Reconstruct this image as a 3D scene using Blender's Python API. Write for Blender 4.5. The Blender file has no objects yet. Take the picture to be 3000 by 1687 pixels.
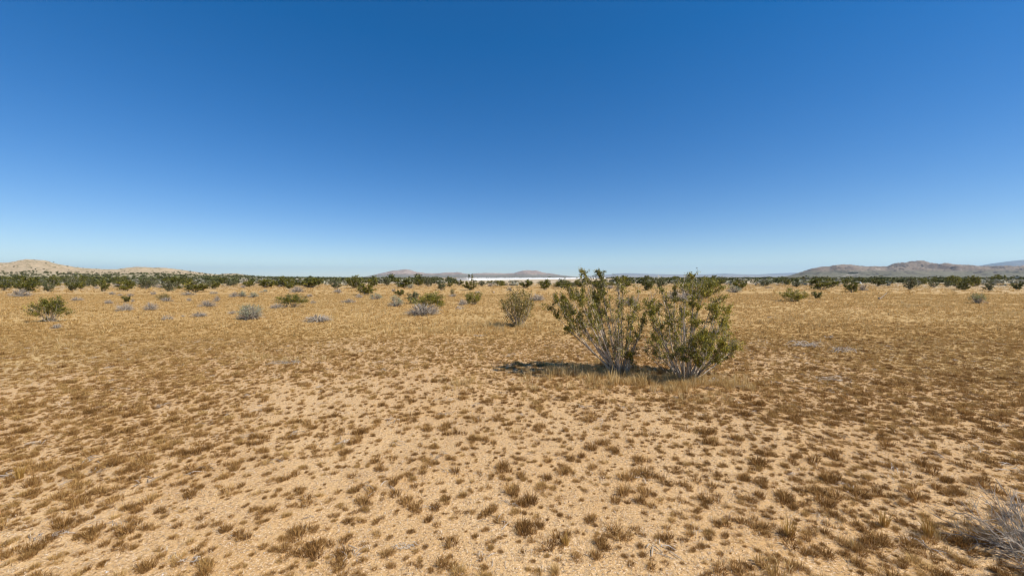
import bpy, math, random
import numpy as np
from mathutils import Vector

# ------------------------------------------------------------------ camera, sky, sun, exposure
scene = bpy.context.scene
COL = scene.collection
R = math.radians
F = 1125.0            # focal length in pixels of a 3000 px wide picture
EYE = 1.6
HORIZON = 812.0
PITCH = math.atan((843.5 - HORIZON) / F)

cam_d = bpy.data.cameras.new('camera')
cam_d.sensor_width = 36.0
cam_d.lens = 36.0 * F / 3000.0
cam_d.clip_start = 0.05
cam_d.clip_end = 90000.0
cam = bpy.data.objects.new('camera', cam_d)
cam.location = (0, 0, EYE)
cam.rotation_euler = (math.pi / 2 - PITCH, 0, 0)
COL.objects.link(cam)
scene.camera = cam

SUN_EL = R(50)
SUN_AZ = R(116)       # clockwise from +Y: from the right and a little behind the camera
world = bpy.data.worlds.new('World')
scene.world = world
world.use_nodes = True
wn = world.node_tree
sky = wn.nodes.new('ShaderNodeTexSky')
sky.sky_type = 'NISHITA'
sky.sun_disc = False
sky.sun_elevation = SUN_EL
sky.sun_rotation = SUN_AZ
sky.altitude = 1600
sky.air_density = 1.0
sky.dust_density = 0.0
sky.ozone_density = 3.1
bg = wn.nodes['Background']
bg.inputs['Strength'].default_value = 0.127
hsv = wn.nodes.new('ShaderNodeHueSaturation')      # deep clear desert blue, the whole sky alike
hsv.inputs['Saturation'].default_value = 1.4
wn.links.new(sky.outputs[0], hsv.inputs['Color'])
hsv.inputs['Hue'].default_value = 0.511
gam = wn.nodes.new('ShaderNodeGamma'); gam.inputs['Gamma'].default_value = 0.86
wn.links.new(hsv.outputs[0], gam.inputs['Color'])
wn.links.new(gam.outputs[0], bg.inputs['Color'])

sun_d = bpy.data.lights.new('sun', 'SUN')
sun_d.energy = 5.0
sun_d.angle = R(0.53)
sun_d.color = (1.0, 0.94, 0.85)
sun = bpy.data.objects.new('sun', sun_d)
sdir = Vector((math.sin(SUN_AZ) * math.cos(SUN_EL), math.cos(SUN_AZ) * math.cos(SUN_EL), math.sin(SUN_EL)))
sun.rotation_euler = sdir.to_track_quat('Z', 'Y').to_euler()
sun.location = (20, -20, 40)
COL.objects.link(sun)

scene.view_settings.view_transform = 'Standard'
scene.view_settings.look = 'None'
scene.view_settings.exposure = 0.3
scene.view_settings.gamma = 1.0
scene.render.engine = 'CYCLES'
scene.cycles.use_denoising = True
scene.cycles.max_bounces = 6
scene.cycles.diffuse_bounces = 3
scene.cycles.glossy_bounces = 2
scene.cycles.transmission_bounces = 3
scene.cycles.volume_bounces = 1
scene.cycles.transparent_max_bounces = 6
scene.cycles.filter_width = 1.15

rng = np.random.default_rng(11)

# ------------------------------------------------------------------ small maths
def ray(px, py):
    """direction of a photo pixel, scaled so that its y (depth) is 1"""
    u = (px - 1500.0) / F
    v = (843.5 - py) / F
    c, s = math.cos(PITCH), math.sin(PITCH)
    y = c + v * s
    z = v * c - s
    return u / y, z / y

def _hash(ix, iy, seed):
    n = (ix.astype(np.int64) * 374761393 + iy.astype(np.int64) * 668265263 + seed * 1442695041) & 0x7fffffff
    n = ((n ^ (n >> 13)) * 1274126177) & 0x7fffffff
    n = (n ^ (n >> 16)) & 0xffffff
    return n / float(0xffffff)

def vnoise(x, y, seed=0):
    x = np.asarray(x, float); y = np.asarray(y, float)
    ix = np.floor(x); iy = np.floor(y)
    fx = x - ix; fy = y - iy
    fx = fx * fx * fx * (fx * (fx * 6 - 15) + 10); fy = fy * fy * fy * (fy * (fy * 6 - 15) + 10)
    a = _hash(ix, iy, seed); b = _hash(ix + 1, iy, seed)
    c = _hash(ix, iy + 1, seed); d = _hash(ix + 1, iy + 1, seed)
    return (a * (1 - fx) + b * fx) * (1 - fy) + (c * (1 - fx) + d * fx) * fy

def fbm(x, y, seed=0, octv=4, gain=0.5):
    s = 0.0; amp = 1.0; tot = 0.0; f = 1.0
    for o in range(octv):
        s = s + amp * vnoise(np.asarray(x) * f + 17.3 * o, np.asarray(y) * f - 9.1 * o, seed + o)
        tot += amp; amp *= gain; f *= 2.03
    return s / tot

def sstep(a, b, x):
    t = np.clip((np.asarray(x, float) - a) / (b - a), 0, 1)
    return t * t * (3 - 2 * t)

def ground_z(x, y):
    x = np.asarray(x, float); y = np.asarray(y, float)
    r = np.hypot(x, y)
    w = sstep(1.0, 3.5, r) * (1 - sstep(60, 160, r))
    near = (fbm(x * 0.55, y * 0.55, 5, 3) - 0.5) * 0.09
    hero = np.exp(-(((x - 2.2) / 1.4) ** 2 + ((y - 6.5) / 0.8) ** 2)) * 0.03
    return near * w + hero * w

def at(px, py):
    """point where a photo pixel meets the plain"""
    u, k = ray(px, py)
    y = EYE / -k
    for _ in range(3):
        y = (EYE - float(ground_z(u * y, y))) / -k
    return Vector((u * y, y, float(ground_z(u * y, y))))

# ------------------------------------------------------------------ mesh building
class Geo:
    """collects vertices, quads, triangles and one random tint per vertex"""
    def __init__(self):
        self.v = []; self.q = []; self.t = []; self.c = []; self.n = 0
    def add(self, v, q=None, t=None, c=None):
        v = np.asarray(v, float).reshape(-1, 3)
        if q is not None and len(q): self.q.append(np.asarray(q, int) + self.n)
        if t is not None and len(t): self.t.append(np.asarray(t, int) + self.n)
        if c is None: c = np.zeros(len(v))
        self.c.append(np.broadcast_to(np.asarray(c, float), (len(v),)).copy())
        self.v.append(v); self.n += len(v)
    def arrays(self):
        v = np.concatenate(self.v) if self.v else np.zeros((0, 3))
        q = np.concatenate(self.q) if self.q else np.zeros((0, 4), int)
        t = np.concatenate(self.t) if self.t else np.zeros((0, 3), int)
        c = np.concatenate(self.c) if self.c else np.zeros(0)
        return v, q, t, c
    def mesh(self, name, mat, smooth=False):
        v, q, t, c = self.arrays()
        return make_mesh(name, v, q, t, c, mat, smooth)

def make_mesh(name, v, q, t, c, mat, smooth=False):
    me = bpy.data.meshes.new(name)
    me.vertices.add(len(v)); me.vertices.foreach_set('co', v.astype(np.float32).ravel())
    nl = q.size + t.size
    me.loops.add(nl)
    me.loops.foreach_set('vertex_index', np.concatenate([q.ravel(), t.ravel()]).astype(np.int32))
    me.polygons.add(len(q) + len(t))
    st = np.concatenate([np.arange(len(q)) * 4, q.size + np.arange(len(t)) * 3]).astype(np.int32)
    me.polygons.foreach_set('loop_start', st)
    if smooth:
        me.polygons.foreach_set('use_smooth', np.ones(len(q) + len(t), bool))
    me.update(calc_edges=True)
    a = me.attributes.new('tint', 'FLOAT', 'POINT')
    a.data.foreach_set('value', c.astype(np.float32))
    if mat is not None: me.materials.append(mat)
    return me

def obj(name, me, parent=None):
    o = bpy.data.objects.new(name, me)
    COL.objects.link(o)
    if parent is not None: o.parent = parent
    return o

def tag(o, label=None, cat=None, group=None, kind=None):
    if label: o['label'] = label
    if cat: o['category'] = cat
    if group: o['group'] = group
    if kind: o['kind'] = kind
    return o

def root(name, loc, rz=0.0, scl=(1, 1, 1)):
    o = bpy.data.objects.new(name, None)
    o.empty_display_size = 0.1
    o.location = loc; o.rotation_euler = (0, 0, rz); o.scale = scl
    COL.objects.link(o)
    return o

def tube(g, pts, rad, sides=4, tint=0.0):
    pts = np.asarray(pts, float); n = len(pts)
    rad = np.broadcast_to(np.asarray(rad, float), (n,))
    d = np.gradient(pts, axis=0)
    d /= np.linalg.norm(d, axis=1, keepdims=True) + 1e-9
    up = np.array([0.0, 0.0, 1.0]) if abs(d[0, 2]) < 0.9 else np.array([1.0, 0.0, 0.0])
    a = np.cross(d, up); a /= np.linalg.norm(a, axis=1, keepdims=True) + 1e-9
    b = np.cross(d, a)
    th = np.arange(sides) * 2 * math.pi / sides
    ring = a[:, None, :] * np.cos(th)[None, :, None] + b[:, None, :] * np.sin(th)[None, :, None]
    v = (pts[:, None, :] + ring * rad[:, None, None]).reshape(-1, 3)
    i = np.arange(n - 1)[:, None] * sides; j = np.arange(sides)[None, :]; k = (j + 1) % sides
    q = np.stack([i + j, i + k, i + sides + k, i + sides + j], -1).reshape(-1, 4)
    g.add(v, q=q, c=tint)

def leaves(g, p, size, rg, tint, aspect=0.5, up=0.3):
    """a rhombus leaf, folded a little along its middle, at every point"""
    p = np.asarray(p, float); n = len(p)
    if n == 0: return
    d = rg.normal(size=(n, 3)); d[:, 2] += up; d /= np.linalg.norm(d, axis=1, keepdims=True)
    e = rg.normal(size=(n, 3)); e -= d * (e * d).sum(1, keepdims=True); e /= np.linalg.norm(e, axis=1, keepdims=True)
    f = np.cross(d, e)
    s = (np.asarray(size) * rg.uniform(0.65, 1.35, n))[:, None]
    w = s * aspect
    v = np.stack([p - d * s * 0.5, p + e * w * 0.5 + f * w * 0.18, p + d * s * 0.5, p - e * w * 0.5 + f * w * 0.18], 1)
    i = np.arange(n)[:, None] * 4
    q = i + np.array([0, 1, 2, 3])[None, :]
    g.add(v.reshape(-1, 3), q=q, c=np.repeat(np.broadcast_to(tint, (n,)), 4))

def bez(a, c, b, n):
    t = np.linspace(0, 1, n)[:, None]
    return (1 - t) ** 2 * a + 2 * t * (1 - t) * c + t * t * b

# ------------------------------------------------------------------ materials
def mat_tint(name, stops, rough=0.85, transl=0.0, rand=0.0, noise=None, spec=0.2):
    """colour from the per-vertex tint (plus a little per-object chance), optional light passing through"""
    m = bpy.data.materials.new(name); m.use_nodes = True
    nt = m.node_tree; N = nt.nodes; L = nt.links
    bs = N['Principled BSDF']; bs.inputs['Roughness'].default_value = rough
    bs.inputs['Specular IOR Level'].default_value = spec
    at_ = N.new('ShaderNodeAttribute'); at_.attribute_name = 'tint'
    fac = at_.outputs['Fac']
    if rand:
        oi = N.new('ShaderNodeObjectInfo')
        mr = N.new('ShaderNodeMath'); mr.operation = 'MULTIPLY_ADD'
        mr.inputs[1].default_value = rand; mr.inputs[2].default_value = -rand / 2
        L.new(oi.outputs['Random'], mr.inputs[0])
        ad = N.new('ShaderNodeMath'); ad.operation = 'ADD'; ad.use_clamp = True
        L.new(fac, ad.inputs[0]); L.new(mr.outputs[0], ad.inputs[1]); fac = ad.outputs[0]
    cr = N.new('ShaderNodeValToRGB')
    el = cr.color_ramp.elements
    el[0].position = stops[0][0]; el[0].color = (*stops[0][1], 1)
    el[1].position = stops[-1][0]; el[1].color = (*stops[-1][1], 1)
    for p, c in stops[1:-1]:
        e = el.new(p); e.color = (*c, 1)
    L.new(fac, cr.inputs['Fac'])
    L.new(cr.outputs['Color'], bs.inputs['Base Color'])
    if transl:
        tr = N.new('ShaderNodeBsdfTranslucent'); L.new(cr.outputs['Color'], tr.inputs['Color'])
        mx = N.new('ShaderNodeMixShader'); mx.inputs[0].default_value = transl
        L.new(bs.outputs[0], mx.inputs[1]); L.new(tr.outputs[0], mx.inputs[2])
        L.new(mx.outputs[0], N['Material Output'].inputs['Surface'])
    return m

def ramp(N, stops):
    cr = N.new('ShaderNodeValToRGB'); el = cr.color_ramp.elements
    el[0].position = stops[0][0]; el[1].position = stops[-1][0]
    def col(c): return (c, c, c, 1) if isinstance(c, (int, float)) else (*c, 1)
    el[0].color = col(stops[0][1]); el[1].color = col(stops[-1][1])
    for p, c in stops[1:-1]:
        e = el.new(p); e.color = col(c)
    return cr

M_leaf = mat_tint('creosote_leaf', [(0, (0.065, 0.072, 0.01)), (0.4, (0.20, 0.185, 0.018)), (0.75, (0.42, 0.35, 0.04)), (1, (0.58, 0.45, 0.09))], 0.45, 0.33, 0.25, spec=0.4)
M_leaf_dull = mat_tint('grey_green_leaf', [(0, (0.09, 0.10, 0.035)), (0.6, (0.17, 0.17, 0.075)), (1, (0.27, 0.25, 0.13))], 0.6, 0.2, 0.25)
M_leaf_yellow = mat_tint('yellowing_leaf', [(0, (0.14, 0.12, 0.025)), (0.5, (0.27, 0.21, 0.055)), (1, (0.42, 0.32, 0.12))], 0.6, 0.25, 0.2)
M_leaf_pale = mat_tint('pale_saltbush_leaf', [(0, (0.20, 0.22, 0.12)), (0.5, (0.33, 0.35, 0.21)), (1, (0.45, 0.46, 0.31))], 0.7, 0.2, 0.2)
M_leaf_fresh = mat_tint('fresh_green_leaf', [(0, (0.13, 0.16, 0.04)), (0.6, (0.27, 0.29, 0.09)), (1, (0.38, 0.38, 0.16))], 0.6, 0.3, 0.1)
M_bark = mat_tint('creosote_bark', [(0, (0.17, 0.13, 0.09)), (0.5, (0.42, 0.34, 0.26)), (1, (0.68, 0.59, 0.47))], 0.85, 0, 0.2)
M_dead = mat_tint('dead_grey_twig', [(0, (0.15, 0.12, 0.09)), (0.5, (0.40, 0.34, 0.27)), (1, (0.64, 0.56, 0.46))], 0.9, 0, 0.25)
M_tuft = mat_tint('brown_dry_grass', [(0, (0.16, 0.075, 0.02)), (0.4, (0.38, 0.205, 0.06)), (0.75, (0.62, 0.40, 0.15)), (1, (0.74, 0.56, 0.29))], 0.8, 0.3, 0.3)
M_thatch = mat_tint('golden_brown_thatch', [(0, (0.33, 0.19, 0.058)), (0.4, (0.53, 0.335, 0.115)), (0.75, (0.68, 0.47, 0.19)), (1, (0.78, 0.60, 0.31))], 0.8, 0.35, 0.35)
M_straw = mat_tint('straw_grass', [(0, (0.44, 0.27, 0.085)), (0.5, (0.64, 0.44, 0.17)), (1, (0.80, 0.64, 0.36))], 0.75, 0.3, 0.3)
M_gold = mat_tint('golden_grass', [(0, (0.40, 0.22, 0.05)), (1, (0.62, 0.40, 0.12))], 0.75, 0.3, 0.2)
M_litter = mat_tint('grass_litter', [(0, (0.27, 0.18, 0.09)), (0.5, (0.48, 0.35, 0.21)), (1, (0.64, 0.53, 0.39))], 0.85, 0, 0.3)
M_pebble = mat_tint('pale_pebble', [(0, (0.22, 0.18, 0.15)), (0.6, (0.48, 0.38, 0.28)), (1, (0.75, 0.70, 0.63))], 0.7, 0, 0.5)
M_far = mat_tint('far_shrub_leaf', [(0, (0.055, 0.065, 0.02)), (0.6, (0.105, 0.11, 0.035)), (1, (0.19, 0.18, 0.075))], 0.7, 0.15, 0.5)
M_farpale = mat_tint('far_pale_shrub', [(0, (0.20, 0.19, 0.13)), (1, (0.42, 0.40, 0.31))], 0.8, 0.1, 0.5)

# bare sandy strips on the plain (centre x, y, half width, half depth)
def bare(px, py, w, dpy):
    p = at(px, py); q = at(px, py + dpy)
    return (p.x, p.y, w / F * p.y, max(0.12, p.y - q.y))
BARE = [bare(2535, 903, 45, 4), bare(2720, 906, 70, 2), bare(1330, 1150, 130, 60), bare(900, 1250, 330, 60),
        bare(2110, 1235, 60, 22), bare(1500, 1320, 200, 90), bare(700, 1500, 200, 80)]

def ground_material():
    m = bpy.data.materials.new('desert_ground'); m.use_nodes = True
    nt = m.node_tree; N = nt.nodes; L = nt.links
    bs = N['Principled BSDF']; bs.inputs['Roughness'].default_value = 0.95
    bs.inputs['Specular IOR Level'].default_value = 0.1
    geo = N.new('ShaderNodeNewGeometry')
    def noise(scale, detail=4, rough=0.6, vec=None, dist=0.0):
        n = N.new('ShaderNodeTexNoise'); n.inputs['Scale'].default_value = scale
        n.inputs['Detail'].default_value = detail; n.inputs['Roughness'].default_value = rough
        n.inputs['Distortion'].default_value = dist
        L.new(vec or geo.outputs['Position'], n.inputs['Vector']); return n.outputs['Fac']
    def mix(f, a, b, mode='MIX'):
        x = N.new('ShaderNodeMix'); x.data_type = 'RGBA'; x.blend_type = mode
        if isinstance(f, (int, float)): x.inputs[0].default_value = f
        else: L.new(f, x.inputs[0])
        for s, k in ((a, 6), (b, 7)):
            if isinstance(s, tuple): x.inputs[k].default_value = (*s, 1)
            else: L.new(s, x.inputs[k])
        return x.outputs[2]
    def rmp(f, stops):
        c = ramp(N, stops); L.new(f, c.inputs['Fac']); return c.outputs['Color']
    def dist_from(x, y, sx, sy):
        s = N.new('ShaderNodeVectorMath'); s.operation = 'SUBTRACT'; s.inputs[1].default_value = (x, y, 0)
        L.new(geo.outputs['Position'], s.inputs[0])
        k = N.new('ShaderNodeVectorMath'); k.operation = 'MULTIPLY'; k.inputs[1].default_value = (1 / sx, 1 / sy, 0)
        L.new(s.outputs[0], k.inputs[0])
        l = N.new('ShaderNodeVectorMath'); l.operation = 'LENGTH'; L.new(k.outputs[0], l.inputs[0])
        return l.outputs['Value']
    def mth(op, a, b=None, clamp=False):
        x = N.new('ShaderNodeMath'); x.operation = op; x.use_clamp = clamp
        for i, s in enumerate((a, b)):
            if s is None: continue
            if isinstance(s, (int, float)): x.inputs[i].default_value = s
            else: L.new(s, x.inputs[i])
        return x.outputs[0]
    # sand: grains of different colour, pale and warm drifts
    drift = noise(0.7, 4, 0.6)
    sand = mix(rmp(drift, [(0.35, 0.0), (0.65, 1.0)]), (0.54, 0.33, 0.14), (0.62, 0.407, 0.195))
    grain = noise(48, 3, 0.75)
    sand = mix(rmp(grain, [(0.34, 1.0), (0.50, 0.0)]), sand, (0.26, 0.15, 0.07))
    grain2 = noise(85, 2, 0.6)
    sand = mix(rmp(grain2, [(0.56, 0.0), (0.66, 0.85)]), sand, (0.74, 0.56, 0.36))
    # dry grass thatch covering the sand away from the bare patches
    thatch_c = mix(rmp(noise(9, 4, 0.7), [(0.35, 0.0), (0.65, 1.0)]), (0.36, 0.215, 0.074), (0.50, 0.325, 0.128))
    thatch_c = mix(rmp(noise(0.11, 4, 0.6), [(0.45, 0.0), (0.62, 0.7)]), thatch_c, (0.41, 0.275, 0.11))
    thatch_c = mix(rmp(noise(0.23, 3, 0.6), [(0.50, 0.0), (0.72, 0.7)]), thatch_c, (0.62, 0.44, 0.20))
    cover = noise(0.45, 5, 0.65)
    d = dist_from(-0.6, 3.2, 7.5, 6.5)
    cov = mth('ADD', cover, mth('MINIMUM', mth('MULTIPLY', mth('SUBTRACT', d, 0.95), 0.75), 0.42))
    for (x, y, sx, sy) in BARE:
        e = dist_from(x, y, sx * 1.5, sy * 1.5)
        cov = mth('SUBTRACT', cov, mth('MULTIPLY', mth('SUBTRACT', 1.0, e, True), 0.75))
    base = mix(rmp(cov, [(0.42, 0.0), (0.75, 0.85)]), sand, thatch_c)
    # beyond the grass flats: open pale sand and grey scrub soil
    dfar = dist_from(0, 0, 1, 1)
    far_c = mix(rmp(noise(0.02, 5, 0.65), [(0.40, 0.0), (0.62, 1.0)]), (0.33, 0.25, 0.155), (0.56, 0.45, 0.30))
    ff = mth('MULTIPLY', mth('SUBTRACT', dfar, 55.0), 1 / 60.0, True)
    base = mix(ff, base, far_c)
    ff2 = mth('MULTIPLY', mth('SUBTRACT', dfar, 700.0), 1 / 1500.0, True)
    base = mix(ff2, base, mix(rmp(noise(0.004, 5, 0.6), [(0.4, 0.0), (0.65, 1.0)]), (0.16, 0.145, 0.095), (0.31, 0.26, 0.18)))
    L.new(base, bs.inputs['Base Color'])
    h1 = noise(22, 3, 0.6); h2 = noise(140, 2, 0.6)
    hh = mth('ADD', mth('MULTIPLY', h1, 0.018), mth('MULTIPLY', h2, 0.006))
    bp = N.new('ShaderNodeBump'); bp.inputs['Strength'].default_value = 0.9; bp.inputs['Distance'].default_value = 1.0
    L.new(hh, bp.inputs['Height']); L.new(bp.outputs[0], bs.inputs['Normal'])
    return m

# ------------------------------------------------------------------ ground sheet
def build_ground():
    na = 420; rr = np.concatenate([[0.0], np.geomspace(0.35, 60000.0, 230)])
    th = np.arange(na) * 2 * math.pi / na
    x = rr[:, None] * np.sin(th)[None, :]; y = rr[:, None] * np.cos(th)[None, :]
    z = ground_z(x, y)
    v = np.stack([x, y, z], -1).reshape(-1, 3)
    i = np.arange(len(rr) - 1)[:, None] * na; j = np.arange(na)[None, :]; k = (j + 1) % na
    q = np.stack([i + j, i + na + j, i + na + k, i + k], -1).reshape(-1, 4)
    me = make_mesh('ground', v, q, np.zeros((0, 3), int), np.zeros(len(v)), ground_material(), True)
    g = obj('ground', me); tag(g, 'sandy desert plain with thin dry grass reaching to the horizon', 'ground', kind='structure')
build_ground()

# ------------------------------------------------------------------ hills
def hill_material(name, upper, upper2, apron, pale, zlo, zhi, scale, speck=None):
    m = bpy.data.materials.new(name); m.use_nodes = True
    nt = m.node_tree; N = nt.nodes; L = nt.links
    bs = N['Principled BSDF']; bs.inputs['Roughness'].default_value = 0.95; bs.inputs['Specular IOR Level'].default_value = 0.05
    geo = N.new('ShaderNodeNewGeometry')
    def noise(s, d=5, r=0.6):
        n = N.new('ShaderNodeTexNoise'); n.inputs['Scale'].default_value = s; n.inputs['Detail'].default_value = d
        n.inputs['Roughness'].default_value = r; L.new(geo.outputs['Position'], n.inputs['Vector']); return n.outputs['Fac']
    def mix(f, a, b):
        x = N.new('ShaderNodeMix'); x.data_type = 'RGBA'; L.new(f, x.inputs[0])
        for s, k in ((a, 6), (b, 7)):
            if isinstance(s, tuple): x.inputs[k].default_value = (*s, 1)
            else: L.new(s, x.inputs[k])
        return x.outputs[2]
    def rmp(f, st):
        c = ramp(N, st); L.new(f, c.inputs['Fac']); return c.outputs['Color']
    col = mix(rmp(noise(scale), [(0.38, 0.0), (0.62, 1.0)]), upper, upper2)
    col = mix(rmp(noise(scale * 2.3, 6, 0.7), [(0.56, 0.0), (0.68, 0.9)]), col, pale)
    sep = N.new('ShaderNodeSeparateXYZ'); L.new(geo.outputs['Position'], sep.inputs[0])
    mr = N.new('ShaderNodeMapRange'); mr.inputs[1].default_value = zlo; mr.inputs[2].default_value = zhi
    nz = N.new('ShaderNodeMath'); nz.operation = 'MULTIPLY_ADD'; nz.inputs[1].default_value = (zhi - zlo) * 1.2
    L.new(noise(scale * 1.5), nz.inputs[0]); L.new(sep.outputs[2], nz.inputs[2])
    sb = N.new('ShaderNodeMath'); sb.operation = 'SUBTRACT'; sb.inputs[1].default_value = (zhi - zlo) * 0.6; L.new(nz.outputs[0], sb.inputs[0])
    L.new(sb.outputs[0], mr.inputs[0])
    col = mix(mr.outputs[0], apron, col)
    if speck:
        col = mix(rmp(noise(speck[0], 2, 0.5), [(0.58, 0.0), (0.66, 1.0)]), col, speck[1])
    L.new(col, bs.inputs['Base Color'])
    bp = N.new('ShaderNodeBump'); bp.inputs['Strength'].default_value = 0.8; bp.inputs['Distance'].default_value = 0.6 / scale / 8
    L.new(noise(scale * 5, 5, 0.65), bp.inputs['Height']); L.new(bp.outputs[0], bs.inputs['Normal'])
    return m

class Hill:
    def __init__(self, prof, D, Yf, Yb, power, gully, freq, seed, fine=0.03):
        self.px = np.array([p[0] for p in prof], float)
        self.h = np.array([EYE + ray(p[0], p[1])[1] * D for p in prof])
        self.D, self.Yf, self.Yb, self.power, self.gully, self.freq, self.seed, self.fine = D, Yf, Yb, power, gully, freq, seed, fine
    def z(self, px, Y):
        px = np.asarray(px, float); Y = np.asarray(Y, float)
        H = np.interp(px, self.px, self.h)
        t = np.clip((Y - self.Yf) / (self.D - self.Yf), 0, 1)
        s = 0.35 * t + 0.65 * t ** self.power
        b = np.clip((Y - self.D) / (self.Yb - self.D), 0, 1)
        s = np.where(Y > self.D, 1 - b ** 1.4, s)
        X = (px - 1500) / F * Y
        n = fbm(X * self.freq, Y * self.freq * 0.55, self.seed, 5)
        ridge = 1 - np.abs(2 * n - 1) * 2
        rough = (fbm(X * self.freq * 4, Y * self.freq * 4, self.seed + 9, 4) - 0.5)
        mid = 4 * s * (1 - s)
        return H * s * (1 + self.gully * (ridge - 0.6) * mid) + H * self.fine * rough * 2 * (0.25 + s) - 0.35 - 0.02 * np.abs(H) * (1 - t)
    def build(self, name, mat, npx, ny, label):
        px = np.linspace(self.px[0], self.px[-1], npx)
        tt = np.linspace(0, 1, ny)
        k = int(ny * 0.72)
        Y = np.concatenate([self.Yf + (self.D - self.Yf) * np.linspace(0, 1, k), self.D + (self.Yb - self.D) * np.linspace(0, 1, ny - k + 1)[1:]])
        P, YY = np.meshgrid(px, Y)
        Z = self.z(P, YY); X = (P - 1500) / F * YY
        v = np.stack([X, YY, Z], -1).reshape(-1, 3)
        i = np.arange(ny - 1)[:, None] * npx; j = np.arange(npx - 1)[None, :]
        q = np.stack([i + j, i + j + 1, i + npx + j + 1, i + npx + j], -1).reshape(-1, 4)
        o = obj(name, make_mesh(name, v, q, np.zeros((0, 3), int), np.zeros(len(v)), mat, True))
        tag(o, label, 'hill', kind='structure')
        return o

left_hill = Hill([(-500, 800), (-300, 785), (-120, 776), (0, 770), (30, 768), (60, 763), (85, 760), (105, 761), (125, 762), (150, 767), (175, 773), (215, 781), (245, 785), (300, 788), (345, 788.5),
                  (375, 784), (400, 782), (425, 781), (450, 784), (485, 784), (520, 789), (560, 794), (610, 801), (640, 803.5), (665, 801.5), (690, 800.5), (720, 805), (750, 808.5), (800, 810.5), (900, 812), (1000, 812.5)],
                 900, 170, 1700, 2.2, 0.45, 0.014, 3, 0.05)
left_hill.build('hill', hill_material('sandy_hill', (0.47, 0.36, 0.23), (0.39, 0.30, 0.185), (0.37, 0.31, 0.19), (0.55, 0.45, 0.31), 2, 9, 0.02, (0.16, (0.15, 0.135, 0.06))), 340, 120,
                'rounded tan sandy hills dotted with scrub rising at the left')
mid_hill = Hill([(1000, 813), (1050, 812.5), (1075, 810), (1110, 802), (1150, 793.5), (1172, 791.5), (1190, 789), (1203, 791), (1220, 796), (1245, 800), (1270, 801), (1300, 799), (1325, 798), (1340, 797), (1360, 801), (1378, 803.5), (1395, 800.5),
                 (1420, 799), (1440, 799.5), (1480, 801), (1505, 800), (1520, 796), (1535, 792), (1550, 791), (1570, 792.5), (1585, 796), (1602, 800), (1612, 801), (1625, 803), (1650, 807), (1690, 811), (1740, 812.5)],
                5000, 3300, 6800, 1.9, 0.8, 0.003, 21, 0.07)
mid_hill.build('hill', hill_material('brown_hill', (0.25, 0.195, 0.165), (0.34, 0.27, 0.22), (0.20, 0.185, 0.15), (0.50, 0.42, 0.34), 22, 45, 0.0045), 300, 70,
               'grey brown peaked hills behind the long white shelter')
right_hill = Hill([(2230, 812.5), (2290, 811), (2310, 808), (2350, 796), (2375, 789), (2400, 784), (2430, 782.5), (2448, 777), (2465, 776), (2482, 777), (2500, 779), (2540, 780), (2575, 781), (2597, 780.5), (2612, 774), (2625, 771.5), (2650, 771), (2680, 768.5),
                   (2700, 768), (2712, 770), (2725, 773), (2760, 773.5), (2772, 772.5), (2785, 775), (2810, 777), (2853, 779), (2880, 780), (2910, 781), (2960, 780.5), (3000, 781), (3100, 779), (3300, 770), (3600, 790)],
                  2800, 1500, 4200, 1.7, 0.9, 0.005, 47, 0.10)
right_hill.build('hill', hill_material('rocky_hill', (0.175, 0.135, 0.105), (0.27, 0.215, 0.165), (0.175, 0.16, 0.11), (0.42, 0.34, 0.26), 28, 50, 0.007, (0.028, (0.085, 0.07, 0.06))), 340, 100,
                 'dark rocky brown ridge rising behind the shrubs at the right')
Hill([(2780, 812), (2840, 786), (2870, 778), (2920, 770), (2960, 764), (3000, 760), (3100, 757), (3300, 753), (3700, 770), (4000, 800)], 12000, 8000, 17000, 1.6, 0.3, 0.0006, 71, 0.03).build(
    'mountain', hill_material('far_mountain', (0.13, 0.12, 0.11), (0.18, 0.16, 0.14), (0.15, 0.14, 0.12), (0.25, 0.22, 0.2), 60, 200, 0.0012), 120, 30, 'pale blue far mountain rising at the right edge')
Hill([(1700, 812), (1760, 806), (1800, 802), (1830, 800.5), (1845, 800.5), (1900, 802.5), (1960, 803.5), (2030, 804), (2080, 803), (2125, 801.5), (2160, 803), (2220, 804), (2270, 801), (2330, 799), (2400, 800), (2500, 806), (2600, 812)], 19000, 14000, 24000, 1.5, 0.25, 0.0004, 83, 0.02).build(
    'mountain', hill_material('hazy_range', (0.15, 0.14, 0.13), (0.2, 0.18, 0.16), (0.3, 0.25, 0.2), (0.35, 0.32, 0.3), 60, 150, 0.001), 160, 24, 'faint hazy mountain range on the horizon behind the two big shrubs')

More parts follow.
